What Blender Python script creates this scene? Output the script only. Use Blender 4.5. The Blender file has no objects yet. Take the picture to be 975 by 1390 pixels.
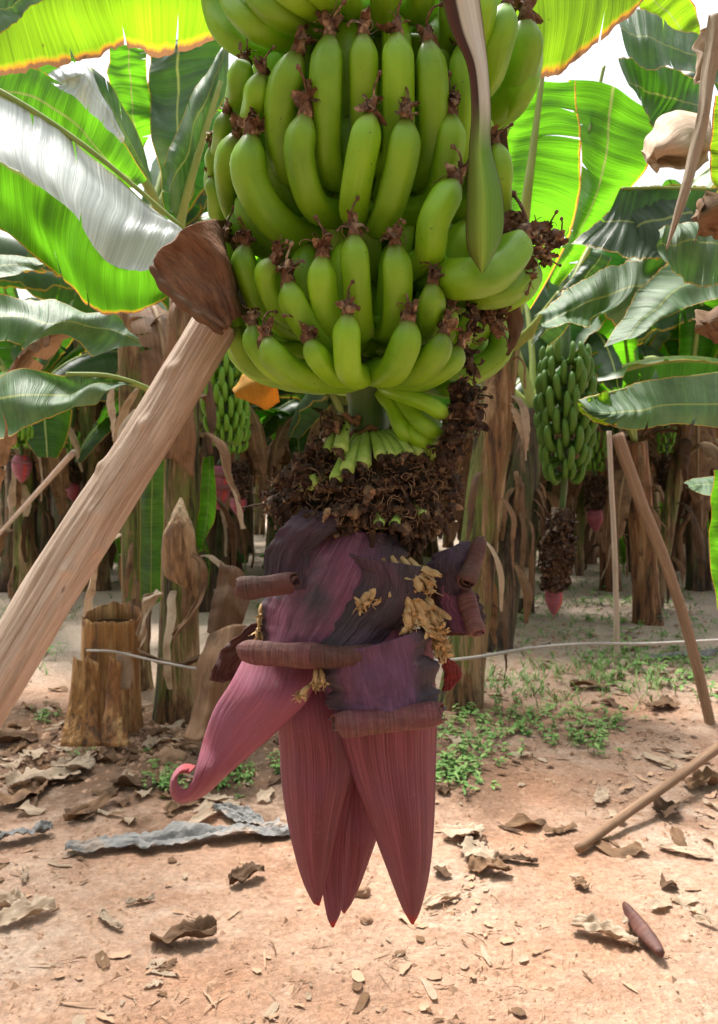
import bpy, math, random
from mathutils import Vector, noise, Matrix
random.seed(7)
R = math.radians
sc = bpy.context.scene
COL = sc.collection
# ------------------------------------------------------------------ camera
H, F, PITCH = 1.35, 1100.0, R(2.87)
cam = bpy.data.objects.new('camera', bpy.data.cameras.new('camera')); COL.objects.link(cam)
cam.location = (0, 0, H); cam.rotation_euler = (math.pi/2 - PITCH, 0, 0)
cam.data.lens = 36*F/1390; cam.data.sensor_width = 36; cam.data.clip_end = 500; cam.data.clip_start = .02
cam.data.dof.use_dof = True; cam.data.dof.focus_distance = 1.12; cam.data.dof.aperture_fstop = 11
sc.camera = cam
FW = Vector((0, math.cos(PITCH), -math.sin(PITCH))); UP = Vector((0, math.sin(PITCH), math.cos(PITCH)))
def ray(px, py): return FW + Vector((1,0,0))*((px-487.5)/F) - UP*((py-695)/F)
def P(px, py, Y):
    d = ray(px, py); return Vector((0,0,H)) + d*(Y/d.y)
def G(px, py, z=0.0):
    d = ray(px, py); return Vector((0,0,H)) + d*((z-H)/d.z)
def W(w, Y): return w*Y/F
# ------------------------------------------------------------------ objects
def tag(o, label=None, cat=None, group=None, kind=None):
    if label: o['label'] = label
    if cat: o['category'] = cat
    if group: o['group'] = group
    if kind: o['kind'] = kind
    return o
def empty(name, loc, rz=0):
    o = bpy.data.objects.new(name, None); COL.objects.link(o); o.location = loc; o.rotation_euler = (0,0,rz)
    o.empty_display_size = .05
    return o
class MB:
    def __init__(s): s.v=[]; s.f=[]; s.uv=[]; s.mi=[]
    def add(s, v, f, uv=None, mi=0):
        n=len(s.v); s.v += [Vector(p) for p in v]; s.f += [tuple(i+n for i in q) for q in f]
        s.uv += (uv if uv else [(0,0)]*len(v)); s.mi += [mi]*len(f); return s
    def build(s, name, m, parent=None, smooth=True, solid=0, local=None):
        me = bpy.data.meshes.new(name)
        off = Vector((0,0,0))
        if parent is not None and local is None: off = parent_world(parent)
        elif parent is None and local is None:
            if s.v:
                xs=[p.x for p in s.v]; ys=[p.y for p in s.v]; zs=[p.z for p in s.v]
                off = Vector(((min(xs)+max(xs))/2,(min(ys)+max(ys))/2,min(zs)))
        me.from_pydata([p-off for p in s.v], [], s.f)
        ul = me.uv_layers.new(name='UVMap')
        vi = [0]*len(me.loops); me.loops.foreach_get('vertex_index', vi)
        flat=[]
        for i in vi: flat += s.uv[i]
        ul.data.foreach_set('uv', flat)
        ms = m if isinstance(m,(list,tuple)) else [m]
        for k in ms: me.materials.append(k)
        if len(ms)>1: me.polygons.foreach_set('material_index', s.mi)
        me.polygons.foreach_set('use_smooth', [smooth]*len(me.polygons)); me.update()
        o = bpy.data.objects.new(name, me); COL.objects.link(o)
        if parent is not None: o.parent = parent
        elif local is None: o.location = off
        if solid:
            md = o.modifiers.new('solid','SOLIDIFY'); md.thickness = solid; md.offset = 0
        return o
def parent_world(p):
    v = Vector(p.location); q = p.parent
    while q is not None: v = v + Vector(q.location); q = q.parent
    return v
def kids(o): return [c for c in COL.objects if c.parent == o]
def copy_tree(o, parent=None, K=None):
    c = o.copy(); COL.objects.link(c); c.parent = parent
    for ch in (K or {}).get(o, []) if K is not None else kids(o): copy_tree(ch, c, K)
    return c
# ------------------------------------------------------------------ geometry
def cr(pts, n):
    pts=[Vector(p) for p in pts]
    if len(pts)==1: return [pts[0].copy() for _ in range(n)]
    q=[pts[0]*2-pts[1]]+pts+[pts[-1]*2-pts[-2]]
    out=[]
    m=len(pts)-1
    for i in range(n):
        t=i/(n-1)*m; k=min(int(t),m-1); t-=k
        a,b,c,d=q[k:k+4]
        out.append(.5*((2*b)+(c-a)*t+(2*a-5*b+4*c-d)*t*t+(3*b-a-3*c+d)*t**3))
    return out
def sweep(path, rad, n=12, mod=None, cap=True, flat=1.0, ref=None):
    """tube along path; rad list; returns v,f,uv"""
    v=[];f=[];uv=[]
    m=len(path); up=Vector(ref) if ref else Vector((0.13,-1,.21)).normalized()
    T0=None; L=0
    for i in range(m):
        t=(path[min(i+1,m-1)]-path[max(i-1,0)]).normalized()
        a=up-t*up.dot(t)
        if a.length<1e-4: a=Vector((1,0,0))-t*t.x
        a.normalize(); b=t.cross(a); up=a
        if i: L+=(path[i]-path[i-1]).length
        for j in range(n):
            ph=2*math.pi*j/n
            r=rad[i]*(mod(i/(m-1),ph) if mod else 1)
            v.append(path[i]+a*(math.cos(ph)*r)+b*(math.sin(ph)*r*flat)); uv.append((j/n, L))
    for i in range(m-1):
        for j in range(n):
            f.append((i*n+j,i*n+(j+1)%n,(i+1)*n+(j+1)%n,(i+1)*n+j))
    if cap:
        f.append(tuple(range(n-1,-1,-1))); f.append(tuple((m-1)*n+j for j in range(n)))
    return v,f,uv
def grid(rows):
    """rows: list of lists of points (u rows x v cols)"""
    nu=len(rows); nv=len(rows[0]); v=[];uv=[];f=[]
    for i,r in enumerate(rows):
        for j,p in enumerate(r): v.append(p); uv.append((i/(nu-1),j/(nv-1)))
    for i in range(nu-1):
        for j in range(nv-1): f.append((i*nv+j,i*nv+j+1,(i+1)*nv+j+1,(i+1)*nv+j))
    return v,f,uv
def nz(p, s=1.0, o=0): return noise.noise(Vector(p)*s+Vector((o*7.3,o*3.1,o*1.7)))
def rip(v, f, nv, k, side, dep, gap=1.0):
    """open a wedge between rows k and k+1 from one edge, tapering to nothing inside"""
    dep=int(dep); slant=random.uniform(-1.2,1.2)
    for n_ in range(dep+1):
        j=n_ if side==0 else nv-1-n_
        e=(1-n_/dep)**1.2*gap; a=v[k*nv+j]; b=v[(k+1)*nv+j]; m=(a+b)/2; sh=(b-a)*slant*(n_/dep)*.3
        v[k*nv+j]=m+(a-m)*e+sh; v[(k+1)*nv+j]=m+(b-m)*e+sh
    return [q for q in f if not (q[0]//nv==k and ((side==0 and q[0]%nv<dep) or (side==1 and q[0]%nv>=nv-1-dep)))]
# ------------------------------------------------------------------ materials
class NT:
    def __init__(s, name):
        s.m=bpy.data.materials.new(name); s.m.use_nodes=True; s.t=s.m.node_tree; s.t.nodes.clear()
        s.out=s.n('ShaderNodeOutputMaterial')
    def n(s, typ, **k):
        x=s.t.nodes.new(typ)
        for a,b in k.items(): setattr(x,a,b)
        return x
    def l(s,a,b): s.t.links.new(a,b)
    def set(s, sock, val):
        if hasattr(val,'links') or isinstance(val, bpy.types.NodeSocket): s.l(val, sock)
        else: sock.default_value = (tuple(val)+(1,) if isinstance(val,(tuple,list)) and len(val)==3 and sock.type=='RGBA' else val)
    def coord(s, kind, scale=(1,1,1)):
        c=s.n('ShaderNodeTexCoord'); m=s.n('ShaderNodeMapping'); s.l(c.outputs[kind], m.inputs[0]); m.inputs['Scale'].default_value=scale
        return m.outputs[0]
    def noise(s, vec, scale=5, detail=4, rough=.6, dist=0):
        x=s.n('ShaderNodeTexNoise'); s.l(vec,x.inputs['Vector']); x.inputs['Scale'].default_value=scale; x.inputs['Detail'].default_value=detail
        x.inputs['Roughness'].default_value=rough; x.inputs['Distortion'].default_value=dist; return x.outputs['Fac']
    def ramp(s, fac, stops, interp='LINEAR'):
        x=s.n('ShaderNodeValToRGB'); s.l(fac,x.inputs[0]); e=x.color_ramp.elements; x.color_ramp.interpolation=interp
        while len(e)<len(stops): e.new(.5)
        for a,(p,c) in zip(e,stops):
            a.position=p; a.color=(c[0],c[1],c[2],1) if isinstance(c,(tuple,list)) else (c,c,c,1)
        return x.outputs[0]
    def mix(s, fac, a, b, mode='MIX'):
        x=s.n('ShaderNodeMix', data_type='RGBA', blend_type=mode); s.set(x.inputs[0],fac); s.set(x.inputs[6],a); s.set(x.inputs[7],b); return x.outputs[2]
    def math(s, op, a, b=0.0, clamp=False):
        x=s.n('ShaderNodeMath', operation=op, use_clamp=clamp); s.set(x.inputs[0],a); s.set(x.inputs[1],b); return x.outputs[0]
    def bump(s, h, strength=.5, dist=.01):
        x=s.n('ShaderNodeBump'); s.l(h,x.inputs['Height']); x.inputs['Strength'].default_value=strength; x.inputs['Distance'].default_value=dist; return x.outputs[0]
    def rnd(s): return s.n('ShaderNodeObjectInfo').outputs['Random']
    def principled(s, col, rough=.6, spec=.5, nrm=None, sss=0, sheen=0, coat=0):
        x=s.n('ShaderNodeBsdfPrincipled'); s.set(x.inputs['Base Color'],col); s.set(x.inputs['Roughness'],rough)
        s.set(x.inputs['Specular IOR Level'],spec)
        if nrm: s.l(nrm,x.inputs['Normal'])
        if sss: x.inputs['Subsurface Weight'].default_value=sss; x.inputs['Subsurface Radius'].default_value=(.3,.5,.1); x.inputs['Subsurface Scale'].default_value=.01
        if coat: x.inputs['Coat Weight'].default_value=coat; x.inputs['Coat Roughness'].default_value=.3
        return x.outputs[0]
    def finish(s, sh, trans=None, tf=.4, nrm=None):
        if trans is not None:
            t=s.n('ShaderNodeBsdfTranslucent'); s.set(t.inputs[0],trans)
            if nrm: s.l(nrm,t.inputs['Normal'])
            m=s.n('ShaderNodeMixShader'); s.set(m.inputs[0],tf); s.l(sh,m.inputs[1]); s.l(t.outputs[0],m.inputs[2]); sh=m.outputs[0]
        s.l(sh,s.out.inputs[0]); return s.m
def uvsep(n):
    c=n.n('ShaderNodeTexCoord'); x=n.n('ShaderNodeSeparateXYZ'); n.l(c.outputs['UV'],x.inputs[0]); return x.outputs[0],x.outputs[1]
def leaf_mat(name, top, trans, rough=.38, tf=.45, edge=.94, edgecol=True, veins=70, spec=.5, dust=0, spots=0, ew=.08, rib=(.30,.36,.09)):
    n=NT(name); u,v=uvsep(n)
    wv=n.coord('UV',(1,.35,1)); 
    a=n.math('ABSOLUTE',n.math('SUBTRACT',v,.5)); a=n.math('MULTIPLY',a,2)
    fine=n.noise(n.coord('UV',(veins*2.2,1.2,1)),1.0,3,.6)
    band=n.noise(n.coord('UV',(veins*.22,.5,1)),1.0,2,.5)
    big=n.noise(n.coord('Object',(1,1,1)),3.0,4,.6)
    f1=n.ramp(fine,[(.3,.62),(.7,1.15)]); f2=n.ramp(band,[(.32,.72),(.68,1.12)]); f3=n.ramp(big,[(.3,.75),(.75,1.2)])
    k=n.mix(1,n.mix(1,f1,f2,'MULTIPLY'),f3,'MULTIPLY')
    colr=n.mix(1,top,k,'MULTIPLY'); tr=n.mix(1,trans,k,'MULTIPLY')
    if dust:
        d=n.noise(n.coord('Object'),6,6,.7); colr=n.mix(n.math('MULTIPLY',n.ramp(d,[(.35,0),(.7,1)]),dust),colr,(.42,.45,.38))
    ribm=n.ramp(a,[(.015,1),(.045,0)]); colr=n.mix(ribm,colr,rib); tr=n.mix(ribm,tr,rib)
    if edgecol:
        e=n.math('ADD',a,n.math('MULTIPLY',n.math('SUBTRACT',n.noise(n.coord('UV',(14,3,1)),1.5,6,.7),.5),ew))
        em=n.ramp(e,[(edge-ew*.4,0),(edge,1)]); yc=n.ramp(e,[(edge-ew*.3,(.42,.46,.02)),(edge+ew*.06,(.50,.24,.03)),(edge+ew*.2,(.20,.10,.05))])
        colr=n.mix(em,colr,yc); tr=n.mix(em,tr,n.mix(1,yc,(1.5,1.4,1.2),'MULTIPLY'))
    if spots:
        s=n.noise(n.coord('Object'),38,3,.5); sm=n.ramp(s,[(.70,0),(.74,spots)]); colr=n.mix(sm,colr,(.12,.06,.03)); tr=n.mix(sm,tr,(.10,.05,.01))
    b=n.bump(n.math('ADD',n.math('MULTIPLY',fine,.35),band),.55,.012)
    return n.finish(n.principled(colr,rough,spec,b),tr,tf,b)
def dry_mat(name, a, b, dark, su=3, sv=40, tf=.2, bump=.6, space='UV'):
    n=NT(name); s1=n.noise(n.coord(space,(su,sv,1) if space=='UV' else (sv,sv,su)),1,4,.65); s2=n.noise(n.coord('Object'),9,5,.65)
    c=n.mix(n.ramp(s1,[(.3,0),(.7,1)]),a,b); c=n.mix(n.ramp(s2,[(.5,0),(.72,.85)]),c,dark)
    c=n.mix(1,c,n.ramp(n.rnd(),[(0,.75),(1,1.15)]),'MULTIPLY')
    bm=n.bump(n.math('ADD',s1,s2),bump,.008)
    return n.finish(n.principled(c,.75,.25,bm),n.mix(1,c,(1.2,1.0,.8),'MULTIPLY') if tf else None,tf,bm)
M={}
M['leaf_back']=leaf_mat('leaf_backlit',(.08,.20,.012),(.40,.74,.015),.45,.66,.955,spots=.7,veins=60,ew=.10)
M['leaf_bright']=leaf_mat('leaf_bright',(.05,.14,.012),(.20,.62,.015),.42,.62,.975)
M['leaf_green']=leaf_mat('leaf_green',(.05,.11,.025),(.12,.38,.02),.40,.45,.98)
M['leaf_sheen']=leaf_mat('leaf_painted_sheen',(.66,.71,.69),(.45,.55,.42),.30,.15,1.2,spec=1.0,veins=40)  # near-white base puts the bright top sheen into the leaf colour
M['leaf_grey']=leaf_mat('leaf_grey',(.07,.18,.055),(.12,.34,.025),.52,.30,.985,dust=.4,spec=.5)
M['leaf_dark']=leaf_mat('leaf_dark',(.04,.095,.03),(.06,.20,.015),.42,.28,.985,dust=.12)
M['leaf_yellow']=dry_mat('leaf_yellow',(.45,.22,.03),(.55,.35,.05),(.30,.12,.03),60,2,.5)
M['dry']=dry_mat('dry_leaf',(.30,.18,.10),(.16,.085,.045),(.06,.035,.02),2,16)
M['dry_pale']=dry_mat('dry_leaf_pale',(.62,.50,.38),(.42,.30,.20),(.26,.16,.09),2,18)
M['dry_dark']=dry_mat('dry_leaf_dark',(.10,.055,.03),(.16,.09,.05),(.04,.025,.02),2,16,.1)
def banana_mat():
    n=NT('banana_skin'); r=n.rnd()
    st=n.noise(n.coord('UV',(9,22,1)),1,3,.5); b=n.noise(n.coord('Object'),14,3,.5)
    c=n.mix(n.ramp(b,[(.3,0),(.7,1)]),(.12,.30,.005),(.25,.47,.010))
    c=n.mix(n.ramp(st,[(.35,.0),(.7,.4)]),c,(.27,.50,.03))
    c=n.mix(1,c,n.ramp(r,[(0,.80),(1,1.12)]),'MULTIPLY')
    sp=n.noise(n.coord('Object'),170,2,.5); c=n.mix(n.ramp(sp,[(.72,0),(.76,.7)]),c,(.06,.045,.02))
    sc1=n.noise(n.coord('Object',(60,60,14)),1,5,.75,.6); c=n.mix(n.ramp(sc1,[(.66,0),(.71,.45)]),c,(.13,.10,.03))
    u,v=uvsep(n); tp=n.ramp(v,[(0,1),(.006,.55),(.02,0)]); c=n.mix(tp,c,(.10,.08,.02))
    bm=n.bump(n.noise(n.coord('UV',(30,60,1)),1,3,.5),.12,.002)
    return n.finish(n.principled(c,.44,.45,bm,sss=.04))
M['banana']=banana_mat()
def simple(name, a, b, dark=None, scale=20, rough=.7, bump=.4, stretch=(1,1,1), space='Object', spec=.3, sss=0, bd=.004):
    n=NT(name); s=n.noise(n.coord(space,stretch),scale,5,.62); c=n.mix(n.ramp(s,[(.3,0),(.7,1)]),a,b)
    if dark: c=n.mix(n.ramp(n.noise(n.coord('Object'),scale*.45,4,.6),[(.52,0),(.68,1)]),c,dark)
    bm=n.bump(s,bump,bd); return n.finish(n.principled(c,rough,spec,bm,sss=sss))
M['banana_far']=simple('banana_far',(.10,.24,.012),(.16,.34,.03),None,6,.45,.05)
M['banana_shade']=simple('banana_shaded_green',(.04,.11,.012),(.09,.19,.02),(.03,.05,.01),7,.5,.05)  # far banana skin again, with the bunch's shade put into its green
M['stalk']=simple('stalk_green',(.035,.085,.02),(.075,.14,.03),(.05,.06,.02),12,.5,.2,(3,3,.6))
M['finger']=simple('finger_green',(.28,.46,.07),(.48,.62,.18),None,30,.5,.1)
M['flower']=simple('flower_dried',(.018,.010,.008),(.085,.045,.027),(.26,.16,.09),130,.75,.5)
M['flower_tip']=simple('flower_remnant',(.045,.022,.015),(.21,.11,.06),(.46,.31,.19),120,.8,.5)
M['flower_tan']=simple('flower_tan',(.40,.24,.10),(.58,.40,.20),(.20,.10,.05),60,.7,.5)
M['node']=simple('stalk_scar',(.14,.07,.04),(.26,.14,.08),(.06,.03,.02),60,.8,.6)
def bract_mat(name, a, b, blue, bloom, tipred=0, rough=.52, lines=46, ringed=False, edge_dark=0, wrk=.6):
    n=NT(name); u,v=uvsep(n)
    ln=n.noise(n.coord('UV',(1.2,lines*1.5,1) if not ringed else (lines*1.5,1.6,1)),1,6,.78,.15); ln2=n.noise(n.coord('UV',(.8,lines*.35,1)),1,2,.5)
    c=n.mix(n.ramp(ln,[(.41,0),(.58,1)]),a,b); c=n.mix(n.ramp(ln2,[(.35,.0),(.7,.5)]),c,a)
    big=n.noise(n.coord('Object'),11,5,.6); c=n.mix(n.math('MULTIPLY',n.ramp(big,[(.4,0),(.62,1)]),bloom),c,blue)
    if edge_dark:
        e=n.math('MULTIPLY',n.math('ABSOLUTE',n.math('SUBTRACT',v,.5)),2); e=n.math('ADD',e,n.math('MULTIPLY',n.math('SUBTRACT',big,.5),.9))
        c=n.mix(n.math('MULTIPLY',n.ramp(e,[(.62,0),(.78,1)]),edge_dark),c,(.055,.045,.055))
    wk=n.noise(n.coord('UV',(2.2,9,1)),1,6,.7,1.2); c=n.mix(1,c,n.ramp(wk,[(.3,.78 if wrk<1 else .5),(.7,1.12)]),'MULTIPLY')
    sp=n.noise(n.coord('Object'),60,5,.7); c=n.mix(n.ramp(sp,[(.60,0),(.78,.35)]),c,(.35,.25,.28))
    if tipred: c=n.mix(n.ramp(u,[(.86,0),(.93,tipred)]),c,(.48,.03,.010))
    bm=n.bump(n.math('ADD',n.math('ADD',ln,n.math('MULTIPLY',wk,wrk)),n.math('MULTIPLY',ln2,1.5)),.8,.003)
    return n.finish(n.principled(c,rough,.4,bm),(.55,.04,.06),.08)
M['bract']=bract_mat('bract_maroon',(.13,.018,.032),(.42,.12,.145),(.24,.07,.13),.5,.95,wrk=.35,lines=70)
M['bract_pink']=bract_mat('bract_pink',(.26,.04,.075),(.52,.17,.22),(.34,.12,.22),.5,.5,wrk=.35,lines=70)
M['bract_red']=bract_mat('bract_inner_red',(.25,.025,.02),(.34,.05,.03),(.22,.03,.05),.4)
M['bract_purple']=bract_mat('bract_purple',(.10,.03,.065),(.26,.10,.17),(.17,.08,.18),.7,edge_dark=.85,rough=.5,wrk=1.6)
M['bract_upper']=bract_mat('bract_upper',(.19,.05,.10),(.38,.14,.24),(.08,.06,.08),1.0,edge_dark=.8,rough=.5,wrk=1.8)
M['bract_grey']=bract_mat('bract_grey',(.035,.025,.033),(.14,.105,.13),(.13,.05,.10),.6,rough=.55,wrk=3.0,lines=60)
M['bract_brown']=bract_mat('bract_brown',(.09,.03,.022),(.19,.075,.05),(.05,.02,.02),.6,rough=.6)
M['roll']=bract_mat('roll_brown',(.05,.024,.018),(.23,.12,.085),(.17,.055,.055),.8,rough=.62,lines=36,ringed=True,wrk=1.5)
M['roll_red']=bract_mat('roll_red',(.11,.035,.03),(.38,.18,.14),(.23,.06,.085),.7,rough=.6,lines=36,ringed=True,wrk=1.5)
def wood_mat(name, a, b, dark, crack=1):
    n=NT(name); g=n.noise(n.coord('UV',(13,3.4,1)),1,10,.72,.9); g2=n.noise(n.coord('UV',(90,16,1)),1,6,.7); g3=n.noise(n.coord('UV',(5,5,1)),1.3,5,.6)
    c=n.mix(n.ramp(g,[(.40,0),(.58,1)]),b,a); c=n.mix(n.ramp(g2,[(.4,0),(.8,.55)]),c,dark)
    cr_=n.ramp(n.noise(n.coord('UV',(9,1.9,1)),1,12,.8,1.4),[(.34,1),(.40,0)]); c=n.mix(n.math('MULTIPLY',cr_,.75*crack),c,dark)
    dt=n.noise(n.coord('UV',(2.5,1.6,1)),2,7,.75,.8); c=n.mix(n.ramp(dt,[(.50,0),(.66,.55)]),c,(b[0]*.6,b[1]*.55,b[2]*.5)); kn=n.noise(n.coord('UV',(7,12,1)),1.5,2,.4,.3); c=n.mix(n.ramp(kn,[(.73,0),(.77,.8)]),c,dark)
    c=n.mix(n.ramp(g3,[(.55,0),(.75,.4)]),c,(a[0]*1.15,a[1]*.95,a[2]*.85))
    bm=n.bump(n.math('ADD',n.math('ADD',g,n.math('MULTIPLY',g2,.4)),n.math('MULTIPLY',cr_,-.6)),.7,.006)
    return n.finish(n.principled(c,.72,.3,bm))
M['wood']=wood_mat('prop_wood',(.64,.50,.40),(.45,.32,.235),(.15,.09,.055))
M['wood_pale']=wood_mat('pale_wood',(.58,.48,.40),(.44,.34,.26),(.22,.15,.11),.4)
M['wood_brown']=wood_mat('brown_wood',(.34,.21,.13),(.24,.14,.08),(.10,.06,.04),.6)
M['bark']=dry_mat('sheath_bark',(.36,.17,.09),(.17,.07,.036),(.06,.028,.018),26,4,0,1.0)
def trunk_mat(name, green, brown, tan, gamt=.5, dk=(.03,.018,.012)):
    n=NT(name); lo=n.noise(n.coord('Object',(14,14,1.6)),1,5,.65,.4); md=n.noise(n.coord('Object',(3.2,3.2,1.5)),1,4,.6); fi=n.noise(n.coord('Object',(60,60,3)),1,4,.6)
    c=n.mix(n.ramp(md,[(gamt-.05,0),(gamt+.06,1)]),green,brown)
    c=n.mix(n.ramp(lo,[(.52,0),(.60,.95)]),c,tan); c=n.mix(n.ramp(lo,[(.36,.95),(.45,0)]),c,dk)
    bl=n.noise(n.coord('Object',(7,7,3)),1,6,.7); c=n.mix(n.ramp(bl,[(.56,0),(.66,.8)]),c,dk)
    c=n.mix(1,c,n.ramp(fi,[(.3,.5),(.7,1.2)]),'MULTIPLY')
    bm=n.bump(n.math('ADD',lo,n.math('MULTIPLY',fi,.5)),1.0,.035)
    return n.finish(n.principled(c,.65,.3,bm))
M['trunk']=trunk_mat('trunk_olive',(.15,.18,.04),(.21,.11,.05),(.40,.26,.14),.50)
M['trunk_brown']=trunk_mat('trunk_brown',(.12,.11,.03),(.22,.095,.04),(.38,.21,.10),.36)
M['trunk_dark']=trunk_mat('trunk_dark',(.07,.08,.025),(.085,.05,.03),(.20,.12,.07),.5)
M['sheathtip']=trunk_mat('sheath_tip',(.40,.26,.14),(.34,.20,.10),(.52,.38,.23),.5,(.12,.06,.035))
M['stump']=trunk_mat('stump_straw',(.34,.17,.055),(.30,.13,.045),(.50,.29,.12),.5,(.10,.05,.025))
M['plastic']=simple('grey_plastic',(.17,.165,.16),(.27,.26,.25),(.40,.29,.22),16,.65,.9,spec=.3,bd=.02)
M['rock']=simple('earth_lump',(.26,.15,.09),(.36,.22,.14),(.18,.10,.06),14,.9,.8)
M['crumb']=simple('soil_crumb',(.36,.21,.13),(.46,.30,.20),(.24,.14,.09),3,.9,.6)
M['pipe']=simple('grey_hose',(.30,.28,.26),(.44,.40,.36),None,20,.6,.2)
M['weed']=simple('weed_green',(.07,.17,.03),(.15,.30,.07),None,15,.6,.1)
M['weed_light']=simple('weed_light',(.14,.26,.05),(.26,.38,.12),None,15,.6,.1)
def ground_mat():
    n=NT('ground_soil'); o=n.coord('Object')
    a=n.noise(o,1.1,7,.62); b=n.noise(o,4.5,8,.68); f=n.noise(o,45,6,.7); c3=n.noise(o,.35,3,.5)
    c=n.mix(n.ramp(a,[(.38,0),(.62,1)]),(.48,.265,.165),(.54,.40,.305))
    c=n.mix(n.ramp(b,[(.44,0),(.64,.85)]),c,(.37,.205,.13))
    c=n.mix(n.ramp(n.noise(o,12,5,.7),[(.60,0),(.72,.6)]),c,(.60,.47,.37))
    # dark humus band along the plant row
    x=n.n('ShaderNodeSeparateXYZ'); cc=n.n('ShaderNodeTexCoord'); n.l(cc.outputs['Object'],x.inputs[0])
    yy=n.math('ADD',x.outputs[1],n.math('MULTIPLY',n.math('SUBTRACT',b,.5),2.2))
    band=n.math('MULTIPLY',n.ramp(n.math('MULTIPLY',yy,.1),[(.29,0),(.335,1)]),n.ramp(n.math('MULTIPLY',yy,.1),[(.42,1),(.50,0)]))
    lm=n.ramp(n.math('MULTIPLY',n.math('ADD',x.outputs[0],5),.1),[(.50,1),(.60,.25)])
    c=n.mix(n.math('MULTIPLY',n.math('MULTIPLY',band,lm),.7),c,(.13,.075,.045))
    c=n.mix(n.ramp(n.math('MULTIPLY',yy,.1),[(.46,0),(.62,.7)]),c,(.66,.54,.44))  # paler soil further off carries the sunlit brightness in its colour
    c=n.mix(1,c,n.ramp(f,[(.3,.62),(.7,1.15)]),'MULTIPLY')
    h=n.math('ADD',n.math('MULTIPLY',f,.3),b); bm=n.bump(h,1.0,.05)
    return n.finish(n.principled(c,.92,.15,bm))
M['ground']=ground_mat()
# ------------------------------------------------------------------ world & light
w=bpy.data.worlds.new('World'); sc.world=w; w.use_nodes=True; t=w.node_tree; t.nodes.clear()
sky=t.nodes.new('ShaderNodeTexSky'); sky.sky_type='NISHITA'; sky.sun_disc=False
EL, AZ = R(64), R(-30)      # azimuth from +Y towards +X
sky.sun_elevation=EL; sky.sun_rotation=AZ; sky.air_density=1.0; sky.dust_density=4.0; sky.ozone_density=1.0
hs=t.nodes.new('ShaderNodeHueSaturation'); hs.inputs['Saturation'].default_value=.22; hs.inputs['Value'].default_value=1.0
bg=t.nodes.new('ShaderNodeBackground'); bg.inputs[1].default_value=.15; wo=t.nodes.new('ShaderNodeOutputWorld')
t.links.new(sky.outputs[0],hs.inputs['Color']); t.links.new(hs.outputs[0],bg.inputs[0]); t.links.new(bg.outputs[0],wo.inputs[0])
sd=bpy.data.lights.new('sun','SUN'); sd.energy=3.8; sd.angle=R(14); sd.color=(1,.95,.88)
so=bpy.data.objects.new('sun',sd); COL.objects.link(so)
sdir=Vector((math.sin(AZ)*math.cos(EL), math.cos(AZ)*math.cos(EL), math.sin(EL)))
so.rotation_euler=(-sdir).to_track_quat('-Z','Y').to_euler(); so.location=(0,0,10)
sc.view_settings.view_transform='Standard'; sc.view_settings.look='None'; sc.view_settings.exposure=1.1; sc.view_settings.gamma=1
# ================================================================== GROUND
def gz(x,y):
    d=min(1,max(0,(y-1.2)/2))
    z=.018*nz((x,y,0),1.6)+.012*nz((x,y,3),5)+.006*nz((x,y,5),14)
    m=math.exp(-((y-4.1)/.55)**2)*(1 if x<-.1 else .5)*.06*(1 if abs(x)<3 else 0)
    return z*d+m*d*(.8+.5*nz((x,y,9),4))
def axis(a,b,dense0,dense1,st,gr=1.25):
    out=[];x=dense0
    while x<=dense1: out.append(x); x+=st
    s=st;x=dense1
    while x<b: s*=gr; x+=s; out.append(x)
    s=st;x=dense0;lo=[]
    while x>a: s*=gr; x-=s; lo.append(x)
    return lo[::-1]+out
xs=axis(-90,90,-2.6,2.6,.03); ys=axis(-30,160,1.6,6.0,.03)
rows=[[Vector((x,y,gz(x,y))) for x in xs] for y in ys]
o=MB().add(*grid(rows)).build('ground',M['ground'],local=True); tag(o,kind='structure',label='dry orange pink soil floor of the banana plantation')
# ================================================================== MAIN BUNCH
CX, Y0 = 500, 1.25
bunch=empty('banana_bunch',P(500,760,Y0))
tag(bunch,'large bunch of green bananas with purple flower bud hanging in the foreground','banana bunch')
def depth(px, Rr, py=0):
    dx=(px-CX)/F*1.18
    return Y0-math.sqrt(max(0.0,Rr*Rr-dx*dx))
def banana_mesh(path, r, n=30):
    m=len(path)
    L=[0]
    for i in range(1,m): L.append(L[-1]+(path[i]-path[i-1]).length)
    T=L[-1]
    rad=[]
    for l in L:
        s=l/T                         # 0 = tip
        k=l/r
        a=.34+.66*math.sin(min(1,k/1.55)*math.pi/2)**.95 if k<1.55 else 1
        b=min(1,max(0,(1-s)/.34)); b=.34+.66*(b*b*(3-2*b))
        rad.append(r*a*b*(1-.06*s))
    ph0=random.random()*6
    tw=random.uniform(-.4,.4)
    def md(s,ph):
        q=5*(ph+tw*s)+ph0; return .985+.10*(.5-abs(math.cos(q/2))**1.3)+.014*math.sin(3*ph+s*5+ph0)+.012*math.sin(s*11+ph0)
    return sweep(path,rad,n,mod=md)
def curly(mb, p, d, L, r0, curl, n=5, steps=9, mi=0, r1=.35):
    """thin curling filament"""
    path=[p.copy()]; d=d.normalized(); ax=Vector((random.gauss(0,1),random.gauss(0,1),random.gauss(0,1))).normalized()
    q=p.copy()
    for i in range(steps):
        d=(Matrix.Rotation(curl/steps*(.5+i/steps),3,ax)@d).normalized(); d=(d+Vector((random.gauss(0,.12),random.gauss(0,.12),random.gauss(0,.12)))).normalized()
        q=q+d*(L/steps); path.append(q.copy())
    rr=[r0*(1-(1-r1)*i/steps) for i in range(steps+1)]
    v,f,uv=sweep(path,rr,n); mb.add(v,f,uv,mi); return path
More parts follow.
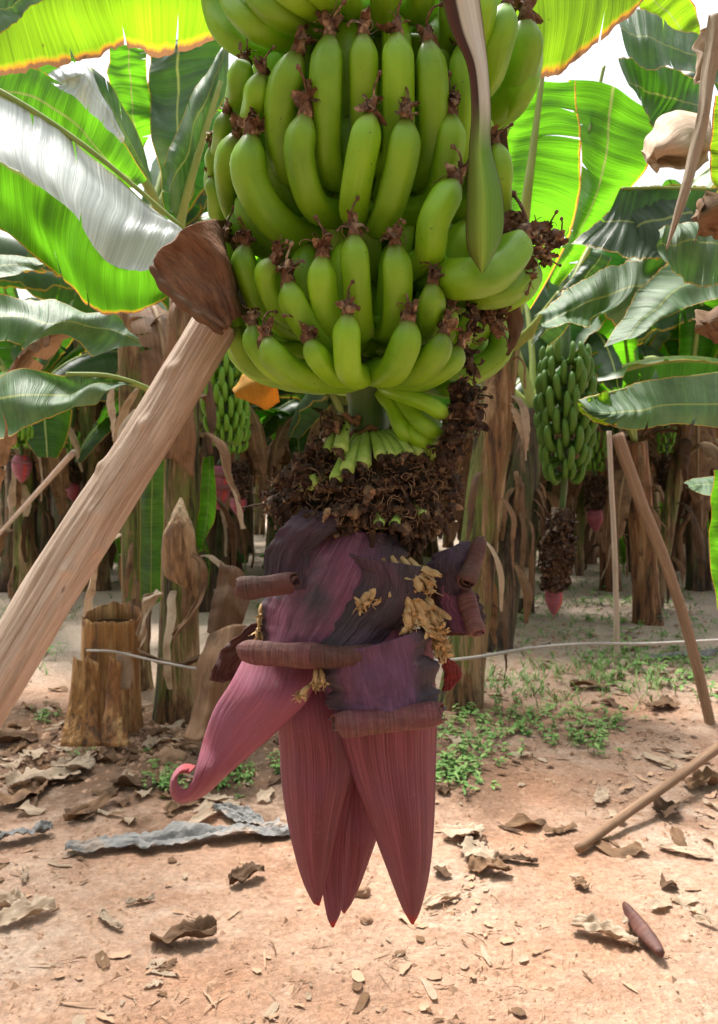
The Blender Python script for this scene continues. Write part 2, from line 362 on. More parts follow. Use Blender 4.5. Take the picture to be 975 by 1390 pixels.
def petal(mb, p, d, L, wd, curl, mi=0, steps=7):
    """crumpled strip"""
    d=d.normalized(); s=d.cross(Vector((random.gauss(0,1),random.gauss(0,1),random.gauss(0,1)))).normalized()
    q=p.copy(); rows=[]
    for i in range(steps+1):
        t=i/steps; ww=wd*(.55+.9*math.sin(math.pi*min(1,t*.9+.1)))*.5
        nn=d.cross(s)
        rows.append([q-s*ww+nn*random.gauss(0,wd*.16),q+nn*(wd*.28)+nn*random.gauss(0,wd*.12),q+s*ww+nn*random.gauss(0,wd*.16)])
        d=(Matrix.Rotation(curl/steps,3,s)@d).normalized(); d=(d+Vector((random.gauss(0,.13),random.gauss(0,.13),random.gauss(0,.13)))).normalized()
        s=(s-d*s.dot(d)+Vector((random.gauss(0,.12),random.gauss(0,.12),random.gauss(0,.12)))).normalized()
        q=q+d*(L/steps)
    mb.add(*grid(rows),mi)
def remnant(mb, p, d, s=1.0, mi=0, lite=False):
    """withered blossom left on a banana tip, s=1 -> about 3 cm"""
    d=d.normalized()
    side=lambda k:(d+Vector((random.gauss(0,1),random.gauss(0,1),random.gauss(0,1)))*k).normalized()
    path=[p-d*.003*s,p+d*.004*s,p+d*.010*s,p+side(.15)*.016*s]
    mb.add(*sweep(path,[.0064*s,.0058*s,.0044*s,.002*s],7,mod=lambda a,ph:1+.22*math.sin(3*ph+a*9)),mi=mi)
    for i in range(3 if lite else 6): petal(mb,p+d*.005*s,side(.75),random.uniform(.012,.021)*s,random.uniform(.005,.008)*s,random.uniform(-2.6,2.6),mi,5 if lite else 7)
    if lite:
        if random.random()<.7: curly(mb,p+d*.008*s,side(.7),random.uniform(.012,.024)*s,.0009*s,random.uniform(1,5),4,6,mi)
    else:
        pt=curly(mb,p+d*.012*s,side(.35),random.uniform(.016,.026)*s,.0013*s,random.uniform(.3,1.8),5,8,mi,.8)
        q=pt[-1]; e=(pt[-1]-pt[-2]).normalized()
        mb.add(*sweep([q,q+e*.0015*s,q+e*.0035*s,q+e*.005*s],[.001*s,.0023*s,.0022*s,.0008*s],6),mi=mi)
        for i in range(3): curly(mb,p+d*.008*s,side(.9),random.uniform(.012,.03)*s,.0008*s,random.uniform(2,7),4,10,mi)
def make_banana(T,Mp,L,wpx,db=0,att=None,RT=.238,RM=.232,RL=.18,flower=True,fs=None,tilt=0):
    pT=P(T[0],T[1],depth(T[0],RT)+db); pM=P(Mp[0],Mp[1],depth(Mp[0],RM)+db); pL=P(L[0],L[1],depth(L[0],RL)+db)
    if att is None: att=(CX+(L[0]-CX)*.25, L[1]+4)
    pA=P(att[0],att[1],min(Y0-.02, depth(L[0],RL)+.07+.0*db) if abs(att[0]-CX)>-1 else Y0)
    pB=P(CX+(att[0]-CX)*.25, att[1]-10, Y0-.03)
    path=cr([pT,pM,pL,pA,pB],26)
    r=W(wpx/2*.95,(pT.y+pM.y)/2)
    b=MB().add(*banana_mesh(path,r)).build('banana',M['banana'],bunch)
    if flower:
        mb=MB(); d=(path[0]-path[1]).normalized()
        remnant(mb,path[0]-d*.001,(d+Vector((0,0,.25))),(fs or random.uniform(1.45,2.0))*r/.024)
        # parts of parts: place relative to banana (which has zero offset inside the bunch)
        mb.build('withered_blossom',M['flower_tip'],b)
    return b
A=[ # tip, middle, lower, width, kwargs
 # top hand, left bottoms
 ((300,-85),(293,5),(326,58),40,dict(att=(420,84),RT=.25,RM=.245,RL=.22,flower=False)),
 ((325,-90),(315,-8),(352,38),40,dict(att=(432,62),RT=.25,RM=.25,RL=.235,flower=False,db=-.005)),
 ((345,-95),(343,-20),(380,18),40,dict(att=(445,40),RT=.25,RM=.25,RL=.24,flower=False,db=-.012)),
 ((380,-95),(375,-35),(405,-2),40,dict(att=(455,20),RT=.25,RM=.25,RL=.24,flower=False,db=-.018)),
 ((420,-95),(415,-45),(436,-12),40,dict(att=(470,10),RT=.25,RM=.25,RL=.24,flower=False,db=-.02)),
 ((470,-90),(468,-35),(474,2),44,dict(RT=.23,RM=.23,RL=.2,flower=False)),
 ((520,-90),(522,-30),(520,22),44,dict(RT=.22,RM=.22,RL=.17,flower=False)),
 ((572,-90),(572,-30),(566,10),44,dict(RT=.22,RM=.22,RL=.18,flower=False)),
 ((615,-60),(616,10),(606,60),46,dict(RT=.22,RM=.22,RL=.18,flower=False)),
 # top hand right
 ((714,24),(711,80),(676,146),46,dict(att=(610,150),db=-.05)),
 ((722,60),(708,118),(676,156),40,dict(att=(610,165),db=-.02,flower=False)),
 ((688,8),(677,58),(652,120),42,dict(att=(590,140),db=-.05)),
 ((660,-20),(652,28),(636,84),40,dict(att=(580,110),db=-.04)),
 # second hand (A)
 ((405,70),(383,145),(396,232),52,dict()),
 ((447,48),(443,135),(448,232),48,dict()),
 ((493,46),(493,100),(493,185),42,dict()),
 ((539,45),(540,115),(538,215),46,dict()),
 ((581,56),(587,138),(578,232),46,dict()),
 ((628,60),(630,130),(612,225),44,dict(RT=.22,RM=.22)),
 ((332,84),(326,118),(332,170),38,dict(RT=.235,RM=.24)),
 ((356,99),(348,135),(352,195),38,dict(db=-.015)),
 ((308,152),(305,182),(314,230),32,dict(db=0)),
 ((290,196),(292,226),(304,268),28,dict(db=.03)),
 ((288,240),(293,262),(310,300),26,dict(db=.04)),
 # third hand (B)
 ((322,182),(308,235),(328,298),38,dict(att=(420,325))),
 ((341,182),(342,245),(382,306),54,dict(att=(450,335),db=-.02)),
 ((415,154),(408,215),(432,284),45,dict(db=-.01)),
 ((503,154),(491,210),(480,285),45,dict(db=-.012)),
 ((552,161),(544,222),(522,296),47,dict(db=-.012)),
 ((612,154),(609,208),(586,280),44,dict()),
 ((673,195),(680,245),(664,312),34,dict(RT=.23,RM=.235,db=.0)),
 ((650,150),(655,205),(640,280),40,dict(RT=.2,RM=.2)),
 # fourth hand (C)
 ((480,318),(484,370),(490,440),42,dict()),
 ((536,331),(539,382),(534,440),44,dict()),
 ((438,346),(437,392),(452,450),43,dict(db=-.004)),
 ((391,382),(402,416),(436,462),43,dict(db=-.012)),
 ((374,352),(363,379),(392,428),38,dict(db=.0)),
 ((334,331),(334,366),(368,420),38,dict(db=.01)),
 ((305,326),(306,360),(332,410),33,dict(db=.03)),
 ((587,384),(585,412),(574,448),42,dict(db=.0)),
 ((612,416),(608,438),(592,470),30,dict(db=.02)),
 ((619,246),(590,298),(578,352),46,dict(db=-.03,att=(530,372))),
 ((636,300),(622,330),(600,360),44,dict(RT=.19,RM=.18,RL=.15,flower=False)),
 ((708,322),(676,366),(624,378),58,dict(db=-.06,att=(560,372),RL=.2)),
 ((718,350),(692,390),(644,398),44,dict(db=-.035,att=(560,385),RL=.18)),
 ((725,366),(704,398),(658,412),36,dict(db=-.01,att=(570,400),RL=.18,flower=False)),
 # fifth hand (D)
 ((472,425),(472,464),(476,506),41,dict(db=-.012,RL=.2)),
 ((555,434),(550,468),(532,503),46,dict(db=-.008,RL=.19)),
 ((420,460),(430,484),(455,508),36,dict(db=-.002)),
 ((363,458),(374,484),(414,512),43,dict(db=-.012)),
 ((344,440),(350,472),(390,508),36,dict(db=.01)),
 ((310,400),(313,430),(340,474),37,dict(db=.02)),
 ((322,440),(322,462),(355,500),34,dict(db=.045,flower=False)),
 ((603,452),(595,474),(566,506),41,dict(db=-.004)),
 ((624,470),(612,492),(572,516),34,dict(db=.02,att=(530,515))),
 ((640,420),(630,450),(600,490),32,dict(db=.05)),
 # bottom hand at right
 ((607,566),(582,548),(540,532),26,dict(db=-.01,att=(515,522),RT=.15,RM=.14,RL=.1)),
 ((600,586),(577,577),(552,552),30,dict(db=.02,att=(520,528),RT=.14,RM=.14,RL=.1)),
 ((592,600),(566,592),(543,560),30,dict(db=.03,att=(515,530),RT=.13,RM=.13,RL=.09)),
 ((560,602),(545,580),(533,552),26,dict(db=.02,att=(512,530),RT=.11,RM=.11,RL=.08,flower=False)),
 ((625,520),(610,528),(575,520),26,dict(db=.05,att=(520,515),RT=.16,RM=.15,RL=.1)),
]
for T_,M_,L_,w_,k in A: make_banana(T_,M_,L_,w_,**k)
# inner rows and the far side of every hand
def ring_banana(ph, ytip, ylow, Rr, wm):
    ax=lambda y:P(CX,y,Y0)
    d=Vector((math.sin(ph),-math.cos(ph),0))
    a=ax(ytip)+d*Rr; b=ax((ytip+ylow)/2)+d*(Rr*1.04); c=ax(ylow)+d*(Rr*.78); e=ax(ylow+8)+d*.06; g=ax(ylow-4)+d*.02
    pth=cr([a,b,c,e,g],20)
    bb=MB().add(*banana_mesh(pth,wm,12)).build('banana',M['banana'],bunch)
    return pth,bb
for (yt,yl) in ((-40,50),(75,225),(185,305),(350,455),(440,505)):
    for k in range(9):                      # far side
        ph=R(100+20*k)+random.uniform(-.05,.05)
        p,b=ring_banana(ph,yt+random.uniform(-8,8),yl,.20,.021)
        mb=MB(); remnant(mb,p[0],(p[0]-p[1])+Vector((0,0,.001)),.9,lite=True); mb.build('withered_blossom',M['flower_tip'],b)
for (yt,yl,rr) in ((20,110,.15),(95,215,.16),(220,300,.15),(370,450,.15),(150,240,.10),(270,350,.09),(300,400,.11),(400,470,.10)):
    for k in range(8):                      # inner rows facing the viewer
        ph=R(-80+23*k+(11 if rr<.12 else 0))
        ring_banana(ph,yt+random.uniform(-10,10),yl,rr,.021 if rr>.12 else .018)
for ph,yt,yl in ((-78,292,345),(-62,285,350),(-48,290,352),(62,300,360)): ring_banana(R(ph),yt,yl,.185,.020)
# stalk
st=[P(CX-4,-120,Y0),P(CX,100,Y0),P(CX+2,300,Y0),P(CX+2,450,Y0),P(CX-1,520,Y0),P(500,575,Y0),P(505,640,Y0),P(510,760,Y0),P(505,860,Y0)]
o=MB().add(*sweep(cr(st,60),[W((44 if i<24 else max(27,44-(i-24)*2))+3*math.sin(i*.9)*.3-(max(0,i-40)*.5),Y0) for i in range(60)],20,mod=lambda s,ph:1+.03*math.sin(7*ph))).build('stalk',M['stalk'],bunch)
# scars (rings) on the stalk
for (px,py,r) in ((503,588,30),(470,572,16)):
    pts=[P(px,py,Y0)+Vector((math.cos(a)*W(r,Y0),math.sin(a)*W(r,Y0)*(1 if px>480 else .6),.004*math.sin(a*3)+.003*math.sin(7*a))) for a in [i*math.pi*2/36 for i in range(37)]]
    if px<480: pts=[p+Vector((0,-.035,0)) for p in pts]
    MB().add(*sweep(pts,[.0045+.001*math.sin(i*1.7) for i in range(37)],8)).build('stalk_scar',M['node'],bunch)
# young fingers fanning below the scar
FI=[((506,588),(517,620),11),((514,588),(530,620),11),((520,587),(542,620),11),((527,586),(556,618),11),((534,586),(572,618),11),((541,588),(592,620),11),
    ((498,590),(493,632),14),((490,593),(470,640),13),((484,592),(455,652),12),((470,575),(462,612),14),((462,578),(443,612),9),((452,650),(420,655),15),((445,664),(402,660),14),
    ((545,690),(536,712),10),((512,690),(515,712),10),((560,680),(575,700),10)]
for a,b,wd in FI:
    rr=.112 if b[1]<640 else .13
    p0=P(a[0],a[1],Y0-.035); dx=(b[0]-CX)/F*1.2; p1=P(b[0],b[1],Y0-math.sqrt(max(.0004,rr*rr-dx*dx)) if abs(dx)<rr else Y0-.05)
    pth=cr([p0,(p0+p1)/2+Vector((0,-.006,.004)),p1],9)
    r=W(wd*.72,1.2)
    f_=MB().add(*sweep(pth,[r*(.62+.06*i) for i in range(9)],5,ref=(0,-1,0))).build('young_finger',M['finger'],bunch)
    mb=MB(); remnant(mb,p1,(p1-p0),1.0,lite=True); mb.build('withered_blossom',M['flower'],f_)
# mass of dried blossoms
def mass_r(y):
    pts=[(588,.030),(600,.060),(625,.100),(650,.128),(690,.134),(715,.112),(740,.072),(768,.04)]
    for (a,ra),(b,rb) in zip(pts,pts[1:]):
        if a<=y<=b: return ra+(rb-ra)*(y-a)/(b-a)
    return .05
mb=MB()
core=cr([P(503,595,Y0),P(500,630,Y0),P(500,680,Y0),P(505,730,Y0),P(508,775,Y0)],24)
mb.add(*sweep(core,[.025+.062*math.sin(math.pi*min(1,(i+1)/24))for i in range(24)],20,mod=lambda s,ph:1+.18*noise.noise(Vector((s*9,math.cos(ph)*2,math.sin(ph)*2)))))
random.seed(21)
tiers=[606,622,645,668,690,712,732]
for i in range(640):
    y=random.choice(tiers)+random.gauss(0,7); ph=random.uniform(-math.pi,math.pi)
    if i%4: ph=random.uniform(-1.9,1.9)
    rr=mass_r(min(766,max(590,y)))*random.uniform(.66,1.02)*(1+.10*math.sin(ph*5+y*.05))
    sx=-.006 if y>640 else 0
    d=Vector((math.sin(ph),-math.cos(ph),0))
    if (y<642 and -1.0<ph<1.25) or y<604: continue            # young fingers show here
    p=P(CX,y,Y0)+d*rr+Vector((sx-.004,0,0))
    droop=-.9 if y>670 else -.25
    if random.random()<.14: continue
    remnant(mb,p,d+Vector((random.gauss(0,.35),random.gauss(0,.35),droop+random.gauss(0,.45))),random.uniform(.75,1.2),random.choice((0,0,0,2,2,1)) if i%3==0 else 0,True)
for i in range(900):     # long curled threads
    y=random.uniform(620,765); ph=random.uniform(-1.7,1.7); d=Vector((math.sin(ph),-math.cos(ph),0)); p=P(CX,y,Y0)+d*mass_r(y)*.95
    curly(mb,p,d*1.4+Vector((random.gauss(0,.5),0,random.gauss(-.3,.6))),random.uniform(.012,.032),.0008,random.uniform(2,8),4,10,random.choice((0,1,1,2,2)))
for i in range(46):      # short dark aborted fingers hanging down at the front
    ph=random.uniform(-1.2,1.2); y=random.uniform(690,742); d=Vector((math.sin(ph),-math.cos(ph),0)); p=P(CX,y-14,Y0)+d*mass_r(y)*.8; q=P(CX+random.gauss(0,5),y+random.uniform(8,26),Y0)+d*mass_r(y)*1.0
    mb.add(*sweep(cr([p,(p+q)/2+d*.006,q],6),[.0035,.0045,.0052,.0052,.0045,.003],6),mi=0)
M['flower_mid']=simple('thread_mid',(.15,.08,.045),(.30,.18,.10),(.05,.03,.02),90,.8,.4)
M['flower_pale']=simple('thread_pale',(.40,.28,.17),(.26,.15,.08),(.10,.05,.03),60,.8,.3)
o=mb.build('dried_blossoms',[M['flower'],M['flower_pale'],M['flower_mid']],bunch); tag(o,'tangled mass of dark brown dried blossoms under the last fruit',kind='stuff')
# dried clumps hanging at the right flank of the fruit
for (px,py,dp,s,nn) in ((700,350,1.12,1.5,4),(737,322,1.2,1.7,5),(740,345,1.2,1.3,3),(610,395,1.10,1.2,3),(640,425,1.12,1.5,4),(664,440,1.15,1.4,5),(618,490,1.13,1.5,2),(614,530,1.15,1.5,3),(628,556,1.15,1.6,4),(622,590,1.15,1.6,5),(608,622,1.15,1.5,5),(430,606,1.17,1.4,4),(408,640,1.17,1.4,8),(388,680,1.17,1.4,6),(458,580,1.17,1.2,3)):
    mb=MB()
    for i in range(nn): remnant(mb,P(px+random.gauss(0,7),py+random.gauss(0,7),dp+random.gauss(0,.012)),Vector((random.gauss(.3 if px>500 else -.3,.6),random.gauss(-.3,.4),random.gauss(-.1,.8))),s*random.uniform(.7,1.0))
    mb.build('withered_blossom',M['flower_tip'] if px>640 else M['flower'],bunch)
# ---- bracts
def spoon(left,right,Y,bulge,nu=40,nv=17,wr=0,wrs=30,curl=0,seed=0,ribs=0):
    """left/right edge polylines in pixels (third value = depth); convex towards the viewer"""
    lf=lambda q:P(q[0],q[1],q[2] if len(q)>2 else Y)
    A_=cr([lf(q) for q in left],nu); B_=cr([lf(q) for q in right],nu); rows=[]
    for i in range(nu):
        a,b=A_[i],B_[i]; w_=(b-a).length; r=[]
        for j in range(nv):
            s=j/(nv-1); p=a.lerp(b,s); k=math.sin(math.pi*s)**.8 if 0<s<1 else 0
            p=p+Vector((0,-1,0))*(bulge*min(1,w_/.12)*k)
            if ribs: p=p+Vector((0,-1,0))*(ribs*(nz((s*min(w_,.14)*420,i*.03,seed),1)+.8*nz((s*9+seed,i*.05,0),1)))
            if wr: p=p+Vector((0,-1,0))*(wr*(nz((s*w_*wrs,i*.05,seed),1.6)+.5*nz((s*w_*wrs*2.5,i*.12,seed+4),1.5)))+Vector((wr*.6*nz((i*.2,s*2,seed),1),0,0))
            r.append(p)
        rows.append(r)
    if wr:
        for i in range(nu):
            L_=rows[i]; w0=(L_[-1]-L_[0])
            for j in range(nv):
                s=j/(nv-1); e=max(0,1-min(s,1-s)/.22); sg=-1 if s<.5 else 1
                L_[j]=L_[j]+w0*(sg*e*(.10*nz((i*.11,sg*3,seed),1)+.05*nz((i*.37,sg*5,seed),1)))+Vector((0,e*e*wr*1.6*nz((i*.16,s*2,seed+2),1),0))
    return grid(rows)
def bract(left,right,Y,bulge,m,label=None,roll=None,rm='roll',name='bract',**k):
    k['nv']=max(61,k.get('nv',0)); k['ribs']=.0008 if m in ('bract','bract_pink') else .0015; k.setdefault('seed',len(left)); k['nu']=max(50,k.get('nu',0))
    o=MB().add(*spoon(left,right,Y,bulge,**k)).build(name,M[m],bunch,solid=.0022)
    if label: o['label']=label
    if roll: 
        for rl in (roll if isinstance(roll,list) else [roll]): add_roll(o,*rl,m=rm)
    return o
def add_roll(par,a,b,r0,r1,m='roll',turns=1.9,start=-math.pi*.5,inner=.30,n=48,nu=90,sag=.002):
    """rolled-back bract end: a spiral sheet swept from a to b (pixels + depth), radius in px"""
    pa=P(*a); pb=P(*b); t=(pb-pa).normalized(); up=Vector((0,0,1)); up=(up-t*t.dot(up)).normalized(); bk=t.cross(up)
    rows=[]
    for i in range(nu):
        s=i/(nu-1); c=pa.lerp(pb,s)+Vector((0,0,-1))*sag*math.sin(math.pi*s); row=[]
        R0=W(r0+(r1-r0)*s,c.y)*(1+.05*math.sin(s*9)+.04*nz((s*5,a[0],0),1)); R0*=(.72+.28*math.sqrt(min(1,min(s,1-s)/.10)))*(1+.05*nz((s*14,b[0],0),1)+.035*nz((s*70,b[0],3),1))
        for j in range(n):
            q=j/(n-1); an=start+q*turns*2*math.pi; rr=R0*(1-(1-inner)*q)*(1+.03*nz((s*4,q*12,a[0]),1))
            e=(.012*nz((q*5,s*2,a[1]),1.3))*max(0,1-min(s,1-s)/.06)
            row.append(c+up*(math.sin(an)*rr)+bk*(math.cos(an)*rr)+t*e)
        rows.append(row)
    v,f,uv=grid(rows)
    MB().add(v,f,uv).build('rolled_edge',M[m],par,solid=.0016)
M_=bract
bract([(470,840,1.16),(457,905,1.12),(457,970),(472,1030),(497,1100),(522,1168),(545,1228),(558,1252,1.13)],[(585,850,1.15),(592,960,1.12),(591,1040),(589,1110),(583,1180),(571,1232),(561,1254,1.13)],1.13,.05,'bract','broad pointed maroon bract at the right, red at its tip',nu=60)
bract([(385,880,1.19),(376,950),(380,1010),(384,1070),(394,1130),(409,1188),(424,1222),(431,1228,1.16)],[(450,880,1.19),(468,960),(478,1020),(474,1062),(461,1110),(449,1165),(438,1212),(433,1229,1.16)],1.165,.045,'bract','pointed maroon bract left of the middle',nu=60)
bract([(415,950),(425,1050),(432,1130),(436,1190),(444,1240),(451,1258)],[(485,950),(482,1050),(470,1120),(464,1180),(463,1232),(453,1258)],1.19,.03,'bract','lowest narrow bract tip between the others',nu=60)
bract([(462,950),(462,1050),(463,1140),(463,1200),(464,1232),(466,1238)],[(520,950),(530,1050),(516,1120),(498,1175),(481,1218),(468,1239)],1.205,.035,'bract','bract behind the gap in the middle',nu=50)
bract([(338,880,1.16),(315,925),(292,962),(277,1004),(268,1037,1.09),(262,1060,1.075),(253,1071,1.07),(244,1068,1.07),(240,1056,1.07),(246,1046,1.07),(257,1043,1.07)],
      [(432,880,1.15),(422,942),(380,988),(340,1024),(308,1052,1.12),(276,1080,1.13),(248,1086,1.13),(234,1072,1.13),(236,1050,1.13),(250,1038,1.13),(266,1040,1.125)],1.12,.038,'bract_pink','pink bract swinging out to the left with its tip curled up',nu=80,nv=21)
# upper bud
core=cr([P(470,740,1.2),P(470,790,1.19),P(480,850,1.19),P(490,900,1.19),P(490,960,1.19)],20)
MB().add(*sweep(core,[.06+.03*math.sin(math.pi*i/19) for i in range(20)],24)).build('bud_core',M['bract_purple'],bunch)
bract([(430,715,1.19),(394,748,1.17),(364,800,1.16),(354,850,1.15),(350,890,1.15)],[(545,722,1.18),(545,775,1.15),(522,828,1.13),(486,865,1.12),(440,890,1.13)],1.15,.045,'bract_upper','magenta and grey bract over the shoulder of the bud',roll=[((331,882,1.10),(436,888,1.07),17,19)],rm='roll_red',wr=.003,nu=50,nv=31)
bract([(474,752,1.09),(492,782),(462,835),(428,882,1.09)],[(590,770,1.12),(570,830),(530,862),(505,888,1.08)],1.10,.022,'bract_grey','grey purple wrinkled bract in the middle of the bud',roll=[((424,889,1.065),(512,886,1.07),17,14)],rm='roll',wr=.004,nu=50,nv=31,seed=3)
bract([(436,885,1.09),(440,925),(448,955),(455,975,1.08)],[(574,852,1.09),(586,890),(594,930),(598,965,1.08)],1.09,.035,'bract_purple','deep purple bract ending in a ribbed roll',roll=[((454,982,1.055),(600,966,1.06),19,18)],rm='roll_red',wr=.002,nu=40,nv=31,seed=5)
bract([(412,690,1.15),(380,718),(361,752),(353,800,1.12)],[(462,700,1.13),(452,722),(424,748),(412,800,1.11)],1.12,.018,'bract_grey','grey purple wrinkled bract at the upper left of the bud',roll=[((323,797,1.085),(400,788,1.08),17,15)],wr=.004,nu=40,nv=25,seed=7)
bract([(590,752,1.13),(580,772),(585,800),(600,812,1.13)],[(628,735,1.15),(648,745),(652,770),(640,800,1.14)],1.13,.02,'bract_grey','grey purple wrinkled bract at the upper right of the bud',roll=[((653,736,1.13),(634,792,1.09),12,17)],wr=.004,nu=30,nv=25,seed=9)
bract([(596,795,1.12),(595,820),(600,842),(612,858,1.12)],[(625,790,1.14),(648,810),(658,830),(655,858,1.13)],1.13,.012,'bract_upper','curled bract flap at the right of the bud',roll=[((632,805,1.13),(650,862,1.10),15,14)],rm='roll_red',wr=.003,nu=30,nv=21,seed=11)
bract([(350,842,1.19),(318,866),(298,888),(284,922)],[(372,872,1.19),(350,890),(330,915),(306,926)],1.18,.01,'bract_brown','dark withered bract behind the left shoulder',wr=.006,nu=30,nv=17,seed=13)
bract([(590,888,1.16),(598,900),(604,920),(600,938)],[(604,890,1.16),(622,903),(626,918),(612,936)],1.16,.015,'bract_red','small red bract scrap at the right',wr=.004,nu=20,nv=13,seed=15)
bract([(560,800,1.17),(590,830),(600,850),(606,862)],[(600,800,1.17),(640,830),(656,846),(656,862)],1.17,.01,'bract_brown','dark withered bract under the right roll',wr=.006,nu=20,nv=13,seed=16)
# male flowers, tan
def male(px,py,dx,dy,Yd,s=1.35):
    mb=MB(); p=P(px,py,Yd); q=P(px+dx,py+dy,Yd-.012); L=(q-p); 
    n_=7; rows=[]
    pth=cr([p,(p+q)/2+Vector((0,-.004,.002)),q],8)
    mb.add(*sweep(pth,[.002*s,.003*s,.0036*s,.004*s,.0042*s,.004*s,.0034*s,.002*s],8,mod=lambda a,ph:1+.15*math.sin(4*ph+a*3)))
    for i in range(5): petal(mb,p+L*.15,L.normalized()+Vector((random.gauss(0,.10),random.gauss(-.05,.08),random.gauss(0,.08))),L.length*random.uniform(.8,1.05),.006*s,random.uniform(-.6,.6))
    for i in range(8): petal(mb,q-L*.12,L.normalized()+Vector((random.gauss(0,.6),random.gauss(-.2,.4),random.gauss(0,.4))),.014*s,.004*s,random.uniform(-4,4))
    for i in range(4): curly(mb,q,L.normalized()+Vector((random.gauss(0,.6),0,random.gauss(0,.4))),.014*s,.0009,random.uniform(1,5))
    mb.build('male_flower',M['flower_tan'],bunch)
for a in ((520,758,12,52,1.115),(532,755,22,52,1.11),(545,756,30,46,1.11),(556,758,30,42,1.115),(528,770,4,42,1.11),(512,790,-8,26,1.10),(508,800,-18,20,1.10),(545,800,18,34,1.10),(556,805,22,36,1.10),(566,800,24,38,1.11),(575,808,22,40,1.115),(552,822,4,32,1.095),(568,826,14,30,1.095),(582,826,14,30,1.10),
          (590,850,10,30,1.12),(595,860,6,28,1.12),(582,845,16,26,1.11),(429,905,0,26,1.08,.8),(435,906,4,24,1.08,.7),(422,930,-16,16,1.08,.9),(355,820,-2,18,1.15,.6),(352,835,0,18,1.15,.6),(351,850,-2,20,1.15,.6)):
    male(*a)
# flag leaf hanging in front of the fruit
sp=MB()
cols=[[(590,0,.99),(610,36,.985),(634,89,.98),(640,149,.975),(637,202,.975),(634,268,.98),(634,333,.98),(652,368,.98)],
      [(606,0,.98),(622,36,.98),(642,89,.975),(648,149,.97),(648,202,.965),(650,268,.96),(650,333,.965),(654,370,.98)],
      [(622,0,.975),(638,36,.975),(652,89,.97),(657,149,.965),(656,202,.965),(666,268,.965),(666,333,.97),(656,370,.98)],
      [(646,0,.99),(656,36,.99),(662,89,.985),(666,149,.98),(667,202,.98),(682,262,.985),(682,318,.985),(658,369,.98)]]
cs=[cr([P(x,y+(-40 if y<1 else 0),d) for x,y,d in c],60) for c in cols]
rows=[cr([c[i] for c in cs],17) for i in range(60)]
def spathe_mat():
    n=NT('flag_leaf'); u,v=uvsep(n)
    c=n.ramp(v,[(0,(.12,.14,.02)),(.25,(.18,.27,.03)),(.47,(.32,.52,.06)),(.6,(.18,.40,.03)),(1,(.13,.28,.025))])
    up=n.ramp(v,[(0,(.10,.14,.03)),(.10,(.12,.03,.012)),(.42,(.06,.02,.01)),(.5,(.66,.60,.50)),(.85,(.74,.68,.58)),(1,(.40,.33,.2))])
    c=n.mix(n.ramp(u,[(.40,0),(.58,1)]),up,c)
    s=n.noise(n.coord('UV',(3,45,1)),1,4,.6); c=n.mix(1,c,n.ramp(s,[(.3,.75),(.7,1.12)]),'MULTIPLY')
    e=n.math('MULTIPLY',n.math('ABSOLUTE',n.math('SUBTRACT',v,.5)),2); c=n.mix(n.ramp(e,[(.95,0),(.985,1)]),c,(.09,.04,.02))
    b=n.bump(s,.4,.002); return n.finish(n.principled(c,.45,.4,b),c,.25)
o=MB().add(*grid(rows)).build('flag_leaf',spathe_mat(),bunch,solid=.001); o['label']='narrow green and brown leaf with pale folded edge hanging over the fruit'
# dark withered scrap at right of fruit
o=MB().add(*spoon([(678,418),(690,440),(690,462),(686,482)],[(705,412),(710,435),(706,458),(690,484)],1.17,.01,wr=.006,nu=20,nv=11)).build('dry_bract',M['dry_dark'],bunch,solid=.001)
o=MB().add(*spoon([(672,178,1.2),(682,220,1.2),(684,280,1.2),(684,318,1.2)],[(688,175,1.2),(690,220,1.2),(688,280,1.2),(688,318,1.2)],1.2,.004,wr=.004,nu=30,nv=7)).build('dry_bract',M['dry_dark'],bunch,solid=.001)

# ================================================================== PROP POLE + SHEATH
def pole(name, pts, r0, r1, m, label, cat, group=None, n=20, seg=80, wob=.03, knots=(), seed=0):
    pth=cr(pts,seg); 
    v,f,uv=sweep(pth,[r0+(r1-r0)*i/(seg-1) for i in range(seg)],n,mod=lambda s,ph:1+wob*noise.noise(Vector((math.cos(ph)*1.5,math.sin(ph)*1.5,s*7+seed)))+wob*.6*noise.noise(Vector((math.cos(ph)*4,math.sin(ph)*4,s*5+seed)))+(.06*noise.noise(Vector((math.cos(ph)*5,math.sin(ph)*5,s*9)))-.05*max(0,noise.noise(Vector((math.cos(ph)*8,math.sin(ph)*8,s*5+3)))-.15) if n>40 else 0)+sum(.16*math.exp(-((s-ks)/.012)**2-((((ph-kp+math.pi)%(2*math.pi))-math.pi)/.3)**2) for ks,kp in knots))
    o=MB().add(v,f,uv).build(name,M[m]); tag(o,label,cat,group); return o
pa=P(290,446,1.14); pb=P(-8,930,1.02); pd=(pb-pa); pe=pb+pd*(( -.05-pb.z)/pd.z)
pole('prop_pole',[pa-pd*.015,pa.lerp(pb,.33)+Vector((.003,0,.002)),pa.lerp(pb,.66)+Vector((-.003,0,0)),pb,pb.lerp(pe,.5),pe],W(29.5,1.14),.0385,'wood','thick bare wooden prop pole leaning up to the foreground bunch','pole',n=120,seg=300,wob=.07,knots=((.19,.2),(.33,6.1),(.42,5.9),(.10,.5),(.27,1.0),(.37,5.3)))
def sheet(curves, nu, nv, wr=0, wf=6, seed=0, y_only=False):
    cs=[cr([P(*q) for q in c],nu) for c in curves]
    rows=[]
    for i in range(nu):
        row=cr([c[i] for c in cs],nv)
        if wr:
            for j in range(nv):
                q=Vector((i/(nu-1)*wf,j/(nv-1)*wf*.5,seed)); e=noise.noise(q)*wr; row[j]=row[j]+Vector((0 if y_only else noise.noise(q+Vector((5,5,5)))*wr*.4,e,noise.noise(q+Vector((9,2,5)))*wr*.4))
        rows.append(row)
    return grid(rows)
